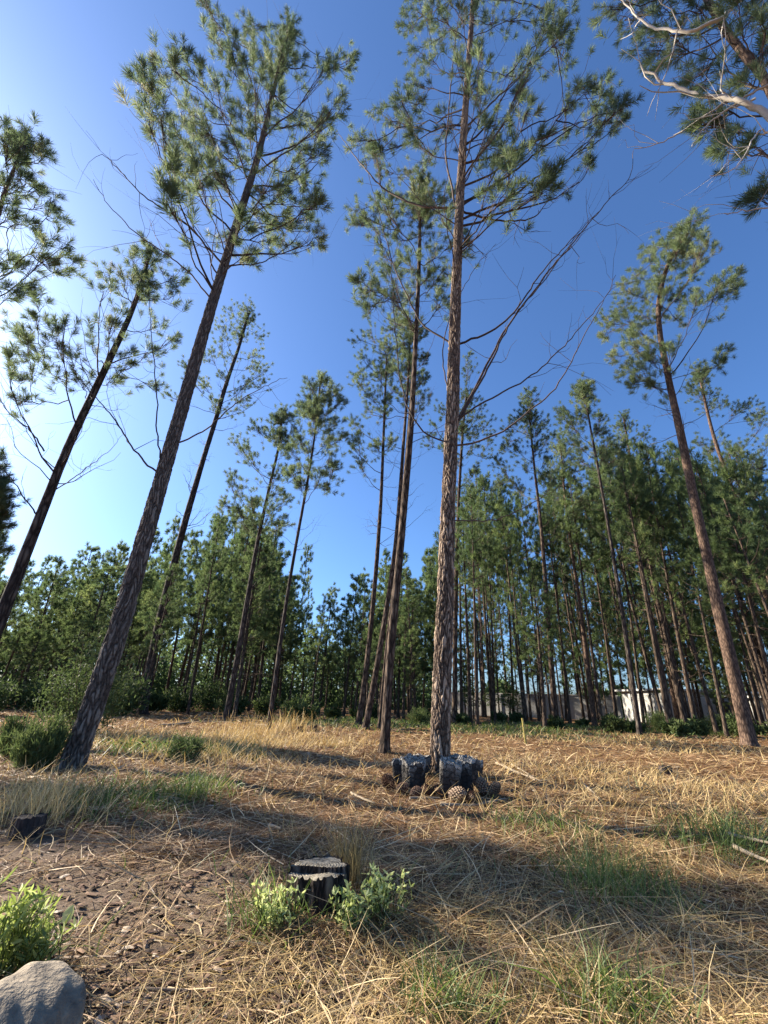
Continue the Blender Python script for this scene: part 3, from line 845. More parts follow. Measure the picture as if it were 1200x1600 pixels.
protosN = [pine_proto(7.5, 0.48, 1.0, 101, 5, FAR_T, 1.0, 0.085, 14), pine_proto(8.0, 0.55, 0.9, 102, 5, FAR_T, 1.0, 0.08, 14),
           pine_proto(7.5, 0.40, 1.15, 103, 5, FAR_T, 1.0, 0.09, 12)]
protosB = [pine_proto(8.0, 0.34, 1.25, 104, 6, BACK_T, 1.0, 0.09, 6), pine_proto(8.5, 0.32, 1.25, 105, 6, BACK_T, 1.0, 0.085, 6),
           pine_proto(7.5, 0.30, 1.30, 106, 6, BACK_T, 0.9, 0.09, 12), pine_proto(8.0, 0.42, 1.3, 107, 6, BACK_T, 1.1, 0.09, 8)]
protosH = [pine_proto(8.5, 0.58, 1.1, 111, 5, FAR_T, 1.1, 0.07, 16), pine_proto(8.0, 0.50, 1.2, 112, 5, FAR_T, 1.1, 0.075, 16), pine_proto(8.5, 0.64, 1.0, 113, 6, FAR_T, 1.1, 0.065, 18)]
RNG = np.random.default_rng(99)
random.seed(99)

def place_pine(proto, loc, s, sz, rz, tilt, label, group, name='pine_tree'):
    r = empty(name, loc, label, 'pine tree', group)
    r.rotation_euler = (tilt[0], tilt[1], rz)
    r.scale = (s, s, sz)
    for me in proto:
        o = bpy.data.objects.new('trunk' if me.name.startswith('trunk') else 'crown', me)
        COL.objects.link(o); o.parent = r
    return r

def elev_h(px, py, dist):
    """height on the vertical through distance dist (metres from the camera) seen at px, py"""
    d = ray(px, py); L = math.hypot(d[0], d[1])
    return CAMH + d[2] / L * dist

# top outline of the wood (photo pixels)
OUTX = [-150, 0, 60, 110, 170, 230, 280, 330, 380, 440, 490, 520, 560, 620, 670, 700, 740, 800, 850, 900, 950, 1000, 1060, 1100, 1150, 1210, 1350]
OUTY = [820, 870, 850, 850, 815, 800, 800, 785, 800, 830, 855, 900, 885, 880, 870, 800, 740, 770, 770, 740, 700, 660, 650, 660, 690, 650, 600]

def top_at(px):
    return float(np.interp(px, OUTX, OUTY))

ZONES = [(110, 'left of the thick leaning pine'), (330, 'right behind the thick leaning pine'), (545, 'behind the slim pines left of the trunk row'),
         (700, 'between the trunk row and the centre pine'), (850, 'just right of the centre pine'), (985, 'above the low white wall'), (1130, 'behind the dark broom bushes'), (9999, 'behind the stout sunlit pine')]
def wood(n, d0, d1, protos, dtop, label, group, pxr=(-120, 1320), seed=1, mind=0.6):
    g = random.Random(seed)
    done = []
    tries = 0
    while len(done) < n and tries < 6000:
        tries += 1
        px = g.uniform(*pxr)
        dist = g.uniform(d0, d1)
        dd = ray(px, 1090); L = math.hypot(dd[0], dd[1])
        x, y = dd[0] / L * dist, dd[1] / L * dist
        if any((x - a) ** 2 + (y - b) ** 2 < mind ** 2 for a, b in done): continue
        done.append((x, y))
        # height so that the top reaches the outline, less a random amount
        topy = top_at(px) + g.uniform(*dtop)
        h = elev_h(px, topy, dist)
        pr = g.choice(protos)
        me = pr[0]
        H0 = max(v.co.z for v in (me.vertices[len(me.vertices) - 1],)) if False else 8.0
        sz = h / 8.1
        s = 0.75 * (sz ** 0.6) * g.uniform(0.85, 1.2) + 0.1
        zn = next(z for lim, z in ZONES if px < lim)
        place_pine(pr, (x, y, float(hgt(x, y))), s, sz, g.uniform(0, 6.28), (g.gauss(0, 0.02), g.gauss(0.02, 0.02)), label + ' ' + zn, group + ' ' + zn)

wood(30, 19, 26, protosN, (10, 120), 'slender front-edge pine of the wood', 'slender pines', seed=3, mind=0.9)
wood(56, 25, 40, protosB, (-8, 90), 'bushy green pine of the wood', 'bushy pines', seed=4, mind=1.0, pxr=(-120, 690))
wood(44, 24, 40, protosH, (-8, 110), 'tall bare-stemmed pine of the wood', 'bare-stemmed pines', seed=14, mind=1.2, pxr=(690, 1320))
wood(54, 38, 62, protosB, (0, 110), 'small far pine of the wood', 'far pines', seed=5, mind=1.2, pxr=(-120, 720))
wood(40, 40, 62, protosH + protosB[3:], (60, 230), 'small far pine of the wood', 'far pines', seed=15, mind=1.2, pxr=(720, 1320))

wood(34, 29, 38, [protosB[0], protosB[2], protosB[3]], (190, 340), 'young low bushy pine of the wood', 'young pines', seed=21, mind=1.0, pxr=(690, 1330))
wood(26, 46, 64, protosB, (120, 300), 'pine standing beyond the wall', 'pines beyond the wall', seed=22, mind=1.5, pxr=(690, 1330))
RNG = np.random.default_rng(41)
hero_pine('dark dense pine crown at the left edge above the undergrowth', G_FORE,
    [(-62, 1128), (-50, 1000), (-30, 880), (-26, 790), (-16, 720)], 12, 4,
    B('-10,735,10 -5,760,11 -20,750,15 0,785,9 -15,800,13 -3,815,9 -25,830,14 -7,840,9 -35,790,14 -15,860,12 -30,880,14', 11),
    MID_T, BARK_DARK, None, 1.1, 10, 4, tint_bias=-0.2)

# pines just outside the view on the left; their crowns shade the foreground
shade = pine_proto(9.6, 0.62, 1.25, 108, 9, MID_T, 1.3, 0.12, 6)
RNG = np.random.default_rng(5)
for (sx, sy, sc_, lb) in ((0.8, 2.5, 0.62, 'nearer pine outside the view whose crown shades straw right of the stump'),
                          (-0.55, 2.95, 0.5, 'farther pine outside the view whose crown shades litter behind the stump')):
    k_ = 8.2 / math.tan(SUN_EL)
    x_, y_ = sx + sin(SUN_AZ) * k_, sy + cos(SUN_AZ) * k_
    place_pine(shade, (x_, y_, 0.0), sc_, 1.0, sx * 3, (0, 0), lb, 'pines beyond the left edge')

# ------------------------------------------------------------------ litter, grass (stuff)
def blades(mb, n, posf, L, W, lay, mat=0, tint=(0.5, 0.2), curl=0.3, nseg=3, lift=0.006, dirf=None):
    """n curved blades. lay = 0 standing .. 1 lying on the ground"""
    P = posf(n); n = len(P)
    dist = np.hypot(P[:, 0], P[:, 1])
    az = RNG.uniform(0, 2 * pi, n) if dirf is None else dirf(P)
    lay_ = lay if np.ndim(lay) else np.full(n, lay)
    el = (1 - lay_) * RNG.uniform(0.9, 1.5, n) + lay_ * RNG.uniform(-0.05, 0.35, n)
    ln = RNG.uniform(L[0], L[1], n)
    wd = RNG.uniform(W[0], W[1], n) * np.clip(dist / 3.2, 1, 9)
    d = np.stack([np.cos(az) * np.cos(el), np.sin(az) * np.cos(el), np.sin(el)], -1)
    sd = np.stack([-np.sin(az), np.cos(az), RNG.normal(0, 0.5, n)], -1); sd /= np.linalg.norm(sd, axis=1)[:, None]
    cv = np.stack([-np.sin(az), np.cos(az), np.zeros(n)], -1) * RNG.normal(0, curl, n)[:, None] + np.array([0, 0, -1.0]) * (np.abs(RNG.normal(0, curl, n)) * (1 - lay_ * 0.8))[:, None]
    rows = []
    for k in range(nseg + 1):
        u = k / nseg
        c = P + d * (ln * u)[:, None] + cv * (ln * u * u)[:, None]
        c[:, 2] = np.maximum(c[:, 2], hgt(c[:, 0], c[:, 1]) + lift * RNG.random(n))
        ww = (wd * (1 - 0.75 * u ** 1.5))[:, None] * 0.5
        rows.append(c - sd * ww); rows.append(c + sd * ww)
    V = np.stack(rows, 1)
    m = 2 * (nseg + 1)
    q = (np.arange(n) * m)[:, None, None]
    fc = np.array([[2 * k, 2 * k + 1, 2 * k + 3, 2 * k + 2] for k in range(nseg)])[None]
    tt = np.clip(RNG.normal(tint[0], tint[1], n), 0, 1)
    mb.add(V.reshape(-1, 3), (q + fc).reshape(-1, 4), mat, np.repeat(tt, nseg), True)

def scatter(d0, d1, fil=None, half=52, pw=1.0):
    """ground points thinning out with distance, inside a wide fan in front of the camera"""
    def f(n):
        out = []
        got = 0
        while got < n:
            m = n * 2
            u = RNG.random(m)
            r = d0 * (d1 / d0) ** (u ** pw)
            a = np.radians(RNG.uniform(-half, half, m))
            x = r * np.sin(a); y = r * np.cos(a)
            if fil is not None:
                k = RNG.random(m) < fil(x, y)
                x, y = x[k], y[k]
            out.append(np.stack([x, y, hgt(x, y)], -1)); got += len(x)
        return np.concatenate(out)[:n]
    return f

def patchy(x, y, s=1.0, ph=0.0):
    v = np.sin(1.7 * s * x + ph) * np.sin(1.9 * s * y + 1.3 + ph) + 0.6 * np.sin(3.7 * s * x - 2.1 * s * y + ph) + 0.4 * np.sin(7.3 * s * y + 5.1 * s * x)
    return np.clip(0.5 + 0.4 * v, 0.03, 1)

def spotf(spots, base=0.0):
    def f(x, y):
        s = np.full(np.shape(x), base)
        for c, r in spots:
            s = np.maximum(s, np.exp(-(((x - c[0]) ** 2 + (y - c[1]) ** 2) / (r * r))))
        return s
    return f

litter = MB()
SG = gnd(494, 1450)
nostump = lambda x, y: 1 - 0.93 * np.exp(-(((x - SG[0]) ** 2 + (y - SG[1]) ** 2) / 0.017) ** 2)
thin = lambda x, y: nostump(x, y) * np.clip(1.0 - 1.35 * soil_at(x, y), 0.04, 1) * (0.18 + 0.82 * patchy(x, y) ** 1.5)
blades(litter, 80000, scatter(1.1, 9, thin), (0.05, 0.17), (0.0022, 0.005), 1.0, tint=(0.40, 0.28), curl=0.35)
blades(litter, 60000, scatter(5, 30, None), (0.08, 0.25), (0.003, 0.006), 1.0, tint=(0.56, 0.2), curl=0.3)
blades(litter, 9000, scatter(1.1, 7, lambda x, y: nostump(x, y) * np.clip(1.0 - 1.2 * soil_at(x, y), .08, 1)), (0.12, 0.36), (0.003, 0.006), 0.96, tint=(0.68, 0.18), curl=0.22)
blades(litter, 70000, scatter(1.05, 8, thin), (0.03, 0.10), (0.0012, 0.0026), 1.0, tint=(0.38, 0.25), curl=0.5)
o = litter.build('straw_litter', STRAW)
tag(o, 'fallen pine needles and straw covering the clearing', 'straw', None, 'stuff')

RIGHT = [(gnd(900, 1560), 1.0), (gnd(1150, 1500), 1.0), (gnd(760, 1580), 0.5), (gnd(1050, 1420), 0.8), (gnd(1180, 1400), 1.0), (gnd(980, 1400), .5)]
MIDG = [(gnd(60, 1250), 0.30), (gnd(15, 1265), 0.3), (gnd(230, 1160), 1.3), (gnd(390, 1160), 1.3), (gnd(330, 1180), 0.7), (gnd(520, 1165), .5), (gnd(470, 1320), .12)]
FARG = [(gnd(1000, 1160), 3), (gnd(850, 1150), 2.5), (gnd(1150, 1250), 1.8), (gnd(950, 1220), 1.5)]
dry = MB()
blades(dry, 7000, scatter(1.2, 5, spotf(RIGHT, 0.02)), (0.07, 0.24), (0.0018, 0.0042), 0.72, tint=(0.6, 0.22), curl=0.45)
blades(dry, 9000, scatter(1.2, 6, spotf(RIGHT, 0.05)), (0.05, 0.16), (0.0014, 0.003), 0.6, tint=(0.5, 0.25), curl=0.6)
blades(dry, 7000, scatter(3, 16, spotf(MIDG, 0.02)), (0.10, 0.30), (0.0022, 0.004), 0.25, tint=(0.62, 0.2), curl=0.35)
blades(dry, 7000, scatter(4, 24, spotf(FARG, 0.12)), (0.08, 0.28), (0.003, 0.005), 0.4, tint=(0.6, 0.2), curl=0.3)
o = dry.build('dry_grass', DRYG)
tag(o, 'dry yellow grass standing in loose patches over the clearing', 'dry grass', None, 'stuff')

GRN = [(gnd(955, 1375), 0.22), (gnd(1150, 1310), 0.30), (gnd(1190, 1330), 0.25), (gnd(180, 1245), 0.45), (gnd(300, 1235), 0.3), (gnd(840, 1290), 0.25), (gnd(700, 1580), .1), (gnd(960, 1580), .12), (gnd(235, 1250), .3), (gnd(430, 1440), .12)]
FGRN = [(gnd(780, 1140), 2.5), (gnd(900, 1135), 3.5), (gnd(285, 1175), .8), (gnd(600, 1130), 3), (gnd(1050, 1145), 2.5)]
gr = MB()
blades(gr, 3600, scatter(1.3, 9, spotf(GRN, 0.004)), (0.05, 0.20), (0.0035, 0.006), 0.25, tint=(0.45, 0.25), curl=0.4)
blades(gr, 9000, scatter(7, 26, spotf(FGRN, 0.0)), (0.08, 0.25), (0.004, 0.006), 0.25, tint=(0.5, 0.25), curl=0.4)
o = gr.build('green_grass', GREENG)
tag(o, 'green grass patches growing among the straw', 'green grass', None, 'stuff')

fl = MB()
def flakes(n, d0, d1):
    P = scatter(d0, d1, lambda x, y: 0.3 + 0.7 * soil_at(x, y))(n)
    P[:, 2] += 0.006
    D = np.stack([RNG.normal(size=n), RNG.normal(size=n), RNG.normal(0, .12, n)], -1)
    D /= np.linalg.norm(D, axis=1)[:, None]
    sc = np.clip(np.hypot(P[:, 0], P[:, 1]) / 3, 1, 3)
    S = np.cross(D, [0, 0, 1.0]); L = (RNG.uniform(.008, .028, n) * sc)[:, None]; W = (RNG.uniform(.004, .014, n) * sc)[:, None]
    U = np.cross(S, D) * .003
    V = np.stack([P - D * L - S * W, P + D * L - S * W * .6, P + D * L * .8 + S * W, P - D * L * .7 + S * W * .8, P + U], 1)
    q = (np.arange(n) * 5)[:, None, None] + np.array([[0, 1, 4], [1, 2, 4], [2, 3, 4], [3, 0, 4]])[None]
    fl.add(V.reshape(-1, 3), q.reshape(-1, 3), 0, np.repeat(RNG.random(n), 4))
flakes(5000, 1.1, 9)
def heap(px, py, r, n=2600):
    c = gnd(px, py); 
    def f(m):
        a = RNG.uniform(0, 2 * pi, m); q = np.abs(RNG.normal(0, r, m)) + .06
        x = c[0] + np.cos(a) * q; y = c[1] + np.sin(a) * q
        return np.stack([x, y, hgt(x, y) + .05 * np.exp(-(q / r) ** 2) * RNG.random(m)], -1)
    mb = MB(); blades(mb, n, f, (0.05, 0.14), (0.0012, 0.0028), 1.0, tint=(.42, .25), curl=.5, lift=.05)
    return mb
hp = MB()
for args in ((686, 1214, .22), (108, 1208, .28), (600, 1178, .2), (1172, 1168, .25), (494, 1440, .12), (560, 1133, .3), (1000, 1150, .3), (868, 1140, .3)):
    q_ = heap(*args); n0 = hp.n
    for v_ in q_.v: hp.v.append(v_); hp.n += len(v_)
    for f_ in q_.f: hp.f.append((f_[0] + n0, f_[1], f_[2], f_[3]))
tag(hp.build('needle_drift', STRAW), 'fallen needles drifted round the feet of the pines', 'pine needles', None, 'stuff')
FLAKE = mat_tint('bark_flakes', [(0, (0.035, 0.022, 0.016)), (0.5, (0.12, 0.07, 0.045)), (0.9, (0.26, 0.17, 0.11)), (1, (0.5, 0.42, 0.32))], 0.85, 0, 0.2)
tag(fl.build('bark_flake_litter', FLAKE), 'brown bark flakes and crumbs strewn on the soil', 'bark litter', None, 'stuff')
def clods(n, d0, d1):
    mb = MB()
    P = scatter(d0, d1, lambda x, y: 0.06 + soil_at(x, y))(n)
    for p in P:
        r = RNG.uniform(.003, .007) if RNG.random() < .8 else RNG.uniform(.007, .015)
        V = np.array([[1, 0, 0], [-1, 0, 0], [0, 1, 0], [0, -1, 0], [0, 0, 1], [0, 0, -.6], [.6, .6, .5], [-.6, .5, .5], [.5, -.6, .4], [-.6, -.6, .5]]) * r * RNG.uniform(.6, 1.3, (10, 3))
        mb.add(V[:6] + p, [[0, 2, 4], [2, 1, 4], [1, 3, 4], [3, 0, 4], [2, 0, 5], [1, 2, 5], [3, 1, 5], [0, 3, 5]], 0, RNG.random())
    return mb
tag(clods(1500, 1.1, 5).build('soil_crumbs', FLAKE), 'small crumbs of brown soil on the bare patches', 'soil', None, 'stuff')

# ------------------------------------------------------------------ bushes at the edge of the wood
def leaf_cards(mb, P, D, L, W, mat=0, tint=(0.5, 0.2)):
    n = len(P)
    D = D / np.linalg.norm(D, axis=1)[:, None]
    S = np.cross(D, RNG.normal(size=(n, 3))); S /= np.linalg.norm(S, axis=1)[:, None]
    L = np.asarray(L); W = np.asarray(W)
    ln = RNG.uniform(L[0], L[1], n)[:, None]; wd = RNG.uniform(W[0], W[1], n)[:, None]
    Nn = np.cross(D, S)
    V = np.stack([P, P + D * ln * .35 + S * wd * .5 + Nn * ln * .05, P + D * ln * .75 + S * wd * .35 + Nn * ln * .04, P + D * ln, P + D * ln * .75 - S * wd * .35 + Nn * ln * .04, P + D * ln * .35 - S * wd * .5 + Nn * ln * .05], 1)
    q = (np.arange(n) * 6)[:, None] + np.arange(6)[None]
    mb.add(V.reshape(-1, 3), q, mat, np.clip(RNG.normal(tint[0], tint[1], n), 0, 1))

def bush(px, py, w_, h_, label, group, leaf=(0.05, 0.10), lw=(0.012, 0.03), dens=1.0, mat=None, upright=0.5, name='bush', base=None, tb=0.45):
    b = gnd(px, py) if base is None else np.asarray(base, float)
    o = empty(name, b, label, 'bush' if name != 'broom_shrub' else 'shrub', group)
    st = MB(); lf = MB()
    ns = int(16 * dens)
    for _ in range(ns):
        az = RNG.uniform(0, 2 * pi); rr = RNG.random() ** 0.6 * w_ / 2; hh = h_ * RNG.uniform(0.55, 1.0) * (1 - 0.45 * (rr / (w_ / 2)) ** 2)
        tip = b + np.array([cos(az) * rr, sin(az) * rr, hh])
        a = b + np.array([cos(az) * rr * .2, sin(az) * rr * .2, -0.03])
        p = limb_path(a, tip, 8, 0.03, 0.45)
        st.tube(p, np.linspace(0.010, 0.003, 8), 3, 0, False, RNG.random())
        m = int(130 * dens)
        i = RNG.uniform(1.5, 7, m)
        q = np.stack([np.interp(i, np.arange(8), p[:, k]) for k in range(3)], -1) + RNG.normal(0, 0.075 * (w_ + h_) / 2, (m, 3))
        q[:, 2] = np.maximum(q[:, 2], b[2] + 0.01)
        D = RNG.normal(0, 0.6, (m, 3)) + np.array([cos(az) * .3, sin(az) * .3, upright])
        leaf_cards(lf, q, D, leaf, lw, 0, (np.clip(RNG.normal(tb, 0.15), 0, 1), 0.12))
    part(st, 'stem', [TWIG], o)
    part(lf, 'leaves', [mat or SHRUB], o)
    return o

bg_ = random.Random(12)
for i in range(30):
    px = -60 + i * 44 + bg_.uniform(-15, 15)
    dist = bg_.uniform(19, 27)
    dd = ray(px, 1090); L = math.hypot(dd[0], dd[1])
    x, y = dd[0] / L * dist, dd[1] / L * dist
    left = px < 520
    hh = bg_.uniform(0.8, 1.9) if left else bg_.uniform(0.3, 0.8)
    bush(0, 0, hh * 1.5, hh, 'green undergrowth bush ' + next(z for l_, z in ZONES if px < l_), 'undergrowth bushes ' + next(z for l_, z in ZONES if px < l_), (0.09, 0.2), (0.03, 0.07), 1.1 if left else 0.8, base=(x, y, float(hgt(x, y))), tb=0.45)
bush(50, 1205, 0.45, 0.55, 'wispy grey-green broom bush left of the thick leaning trunk', None, (0.05, 0.12), (0.006, 0.012), 1.5, None, 1.4, 'broom_shrub', tb=0.6)
bush(15, 1180, 0.5, 0.42, 'wispy broom bush at the left edge of the clearing', None, (0.05, 0.12), (0.006, 0.012), 1.3, None, 1.4, 'broom_shrub', tb=0.5)
bush(120, 1150, 1.6, 2.1, 'tall leafy shrub behind the foot of the thick leaning trunk', None, (0.05, 0.10), (0.014, 0.03), 1.8, tb=0.5)
bush(290, 1190, 0.55, 0.30, 'low dark green bush in the dry grass right of the leaning trunk', None, (0.04, 0.09), (0.006, 0.014), 1.1, tb=0.5)
bush(1035, 1142, 1.3, 0.75, 'bright green broom bush at the foot of the brown upright pine', None, (0.06, 0.16), (0.010, 0.02), 1.3, None, 1.3, 'broom_shrub', tb=0.6)
bush(1120, 1142, 2.0, 0.8, 'wide dark green bush left of the stout sunlit trunk', None, (0.06, 0.14), (0.012, 0.03), 1.5, tb=0.45)
bush(655, 1132, 1.2, 0.65, 'small green bush between the trunk row and the centre pine', None, (0.06, 0.14), (0.012, 0.025), 1.0, None, 1.2, 'broom_shrub', tb=0.6)

# ------------------------------------------------------------------ wall and pale buildings beyond the wood
def mat_plain(name, col, col2, sc=3.0, rough=0.9, bump=0.01):
    m, t, b = newmat(name)
    tc = N(t, 'ShaderNodeTexCoord')
    no = N(t, 'ShaderNodeTexNoise', Scale=sc, Detail=6.0, Roughness=0.65)
    t.links.new(tc.outputs['Object'], no.inputs['Vector'])
    r = ramp(t, [(0.3, col2), (0.65, col)])
    t.links.new(no.outputs[0], r.inputs[0]); t.links.new(r.outputs[0], b.inputs['Base Color'])
    b.inputs['Roughness'].default_value = rough
    bp = N(t, 'ShaderNodeBump'); bp.inputs['Distance'].default_value = bump
    t.links.new(no.outputs[0], bp.inputs['Height']); t.links.new(bp.outputs[0], b.inputs['Normal'])
    return m
PLASTER = mat_plain('old_plaster', (0.46, 0.45, 0.42), (0.26, 0.26, 0.24), 0.9)
ROOF = mat_plain('fibre_roof', (0.55, 0.54, 0.50), (0.36, 0.35, 0.32), 1.5)
def far_pt(px, dist):
    dd = ray(px, 1090); L = math.hypot(dd[0], dd[1]); return np.array([dd[0] / L * dist, dd[1] / L * dist, 0.0])

def wall_run(p0, p1, h, label, posts=7):
    c = (p0 + p1) / 2
    o = empty('boundary_wall', c, label, 'wall')
    d = p1 - p0; L = np.linalg.norm(d); rz = math.atan2(d[1], d[0]); u = d / L
    mb = MB(); mb.box(c + np.array([0, 0, h / 2 - 0.2]), (L, 0.15, h + 0.4), rz)
    part(mb, 'wall_panel', [PLASTER], o)
    mb = MB(); mb.box(c + np.array([0, 0, h + 0.035]), (L + 0.1, 0.24, 0.07), rz)
    part(mb, 'coping', [ROOF], o)
    for i in range(posts):
        mb = MB(); mb.box(p0 + d * i / (posts - 1) + np.array([0, 0, h / 2 - 0.2]), (0.3, 0.28, h + 0.4), rz)
        part(mb, 'pier', [PLASTER], o)
wall_run(far_pt(690, 44), far_pt(965, 40), 1.75, 'low white wall glimpsed between trunks beyond the wood', 9)
def shed(px, dist, w_, d_, h_, label, rz=0.1):
    c = far_pt(px, dist)
    o = empty('low_shed', c, label, 'shed')
    mb = MB(); mb.box(c + np.array([0, 0, h_ / 2 - 0.2]), (w_, d_, h_ + 0.4), rz); part(mb, 'wall', [PLASTER], o)
    mb = MB(); mb.box(c + np.array([0, 0, h_ + 0.10]), (w_ + 0.6, d_ + 0.8, 0.14), rz); part(mb, 'roof', [ROOF], o)
    cz, sn = cos(rz), sin(rz)
    for k in (-0.3, 0.0, 0.3):
        q = c + np.array([cz * w_ * k + sn * (d_ / 2 + .01), sn * w_ * k - cz * (d_ / 2 + .01), h_ * 0.55])
        mb = MB(); mb.box(q, (w_ * 0.12, 0.06, h_ * 0.35), rz); part(mb, 'window', [WINDOWM], o)
WINDOWM = mat_plain('dark_window', (0.06, 0.07, 0.08), (0.03, 0.035, 0.04), 3, 0.3)
shed(1085, 45, 9, 5, 2.2, 'long pale flat-roofed shed behind the trunks, left of the stout pine')
shed(1225, 42, 4, 4, 1.8, 'bright white shed corner right of the stout sunlit pine')

# ------------------------------------------------------------------ charred logs and cones at the centre pine
def lathe(mb, prof, c, k=24, mat=0, tilt=(0, 0), squash=1.0, rz=0.0, tint=0.5):
    prof = np.asarray(prof, float)
    th = np.linspace(0, 2 * pi, k, endpoint=False)
    V = np.stack([prof[:, 0][:, None] * np.cos(th), prof[:, 0][:, None] * np.sin(th) * squash, prof[:, 1][:, None] * np.ones(k)], -1).reshape(-1, 3)
    cz, sn = cos(rz), sin(rz)
    V = V @ np.array([[cz, sn, 0], [-sn, cz, 0], [0, 0, 1]])
    V[:, 0] += V[:, 2] * tilt[0]; V[:, 1] += V[:, 2] * tilt[1]
    n = len(prof)
    i = np.arange(n - 1)[:, None] * k; j = np.arange(k)[None, :]; j2 = (j + 1) % k
    fc = np.stack([i + j, i + j2, i + k + j2, i + k + j], -1).reshape(-1, 4)
    mb.add(V + np.asarray(c), fc, mat, tint, True)

def mat_charlog():
    m, t, b = newmat('charred_log_surface')
    at = N(t, 'ShaderNodeAttribute', attribute_name='tint')
    tc = N(t, 'ShaderNodeTexCoord')
    no = N(t, 'ShaderNodeTexNoise', Scale=60.0, Detail=5.0); t.links.new(tc.outputs['Object'], no.inputs['Vector'])
    ma = N(t, 'ShaderNodeMath', operation='MULTIPLY_ADD'); ma.inputs[1].default_value = 0.5
    t.links.new(no.outputs[0], ma.inputs[0]); t.links.new(at.outputs['Fac'], ma.inputs[2])
    r = ramp(t, [(0.3, (0.008, 0.008, 0.009)), (0.62, (0.042, 0.037, 0.032)), (0.82, (0.14, 0.128, 0.11)), (1.0, (0.38, 0.36, 0.32))])
    t.links.new(ma.outputs[0], r.inputs[0]); t.links.new(r.outputs[0], b.inputs['Base Color'])
    b.inputs['Roughness'].default_value = 0.7; b.inputs['Specular IOR Level'].default_value = 0.2
    bp = N(t, 'ShaderNodeBump'); bp.inputs['Distance'].default_value = 0.004
    t.links.new(no.outputs[0], bp.inputs['Height']); t.links.new(bp.outputs[0], b.inputs['Normal'])
    return m
CHARLOG = mat_charlog()
def charlog(px, py, wpx, hpx, label, tilt=(0, 0), seed=0, slope=(0, 0)):
    """burnt log end standing upright, its surface cracked into blocks, with an ashy broken top"""
    g = np.random.default_rng(int(seed * 100) + 3)
    b = gnd(px, py); s = depth(b) / F
    R = wpx / 2 * s; H = hpx * s * 0.86
    o = empty('charred_log', b, label, 'charred log', 'charred logs round the centre pine')
    k, n = 110, 80
    th = np.linspace(0, 2 * pi, k, endpoint=False)[None, :]; u = np.linspace(0, 1, n)[:, None]
    nu, nv = 8, 6
    ph = g.random(8) * 6.28
    U = th / (2 * pi) * nu + .28 * np.sin(u * 7 + ph[0]) + .15 * np.sin(u * 17 + 2 * th + ph[1])
    iu = np.floor(U).astype(int) % nu
    off = g.random(nu) * 1.0
    Vv = u * nv + off[iu] + .12 * np.sin(3 * th + ph[2])
    iv = np.floor(Vv).astype(int)
    eu = np.minimum(U % 1, 1 - U % 1); ev = np.minimum(Vv % 1, 1 - Vv % 1)
    e = np.clip(np.minimum(eu / .07, ev / .10), 0, 1) ** .6
    rnd = g.random((nu, nv + 3))
    cell = rnd[iu, np.clip(iv, 0, nv + 2)]
    outl = 1 + .12 * np.sin(2 * th + ph[3]) + .09 * np.sin(3 * th + ph[4]) + .05 * np.sin(5 * th + ph[5])
    missing = (cell > .86) * .10
    r = R * outl * (0.88 + .07 * e + .07 * cell - missing) * (1 + .06 * np.sin(3 * u + ph[6]))
    r = r + g.normal(0, .006 * R, r.shape)
    topz = H * (1 + slope[0] * np.cos(th) + slope[1] * np.sin(th) + .05 * np.sin(4 * th + ph[7]) + g.normal(0, .018, (1, k)))
    z = -0.03 + (topz + .03) * u
    X = r * np.cos(th) + tilt[0] * z; Y = r * np.sin(th) * .85 + tilt[1] * z
    V = np.stack([X, Y, z], -1).reshape(-1, 3)
    i = np.arange(n - 1)[:, None] * k; j = np.arange(k)[None, :]; j2 = (j + 1) % k
    tn = (0.10 + .10 * e + .22 * cell * e + .50 * np.clip((u - .62) / .38, 0, 1) * (.25 + .75 * cell) * e)[:-1]
    mb = MB(); mb.add(V + b, np.stack([i + j, i + j2, i + k + j2, i + k + j], -1).reshape(-1, 4), 0, tn.reshape(-1), False)
    part(mb, 'side', [CHARLOG], o)
    mb = MB(); rows = []; m = 14
    top = V[-k:]; c = top.mean(0)
    for q in np.linspace(0.99, 0, m):
        w_ = c + (top - c) * q; w_[:, 2] += g.normal(0, .012 * H, k) * (q < .97) - .05 * H * (1 - q)
        rows.append(w_)
    W = np.concatenate(rows); i = np.arange(m - 1)[:, None] * k
    mb.add(W + b, np.stack([i + j, i + j2, i + k + j2, i + k + j], -1).reshape(-1, 4), 0, np.clip(g.normal(.62, .16, (m - 1) * k), 0, 1), False)
    part(mb, 'broken_top', [CHARLOG], o)
charlog(626, 1228, 20, 42, 'narrow charred log at the far left of the ring round the centre pine', (-.08, .05), .3, (.05, 0))
charlog(646, 1238, 34, 52, 'large cracked charred log standing left of the centre trunk', (0, 0), .1, (0, .12))
charlog(652, 1214, 34, 34, 'charred log half hidden behind the left side of the centre trunk', (.03, .1), .8)
charlog(702, 1247, 36, 58, 'tallest charred log, right in front of the centre trunk, pale left edge', (.08, 0), .4, (-.12, .05))
charlog(728, 1240, 26, 52, 'charred log second from the right in the ring round the centre pine', (-.05, .05), 1.1, (.05, .1))
charlog(741, 1230, 24, 44, 'short charred log at the far right of the ring round the centre pine', (.1, .1), .7, (-.1, 0))
charlog(716, 1212, 34, 34, 'low charred log half hidden behind the right side of the centre trunk', (0, .05), .2)

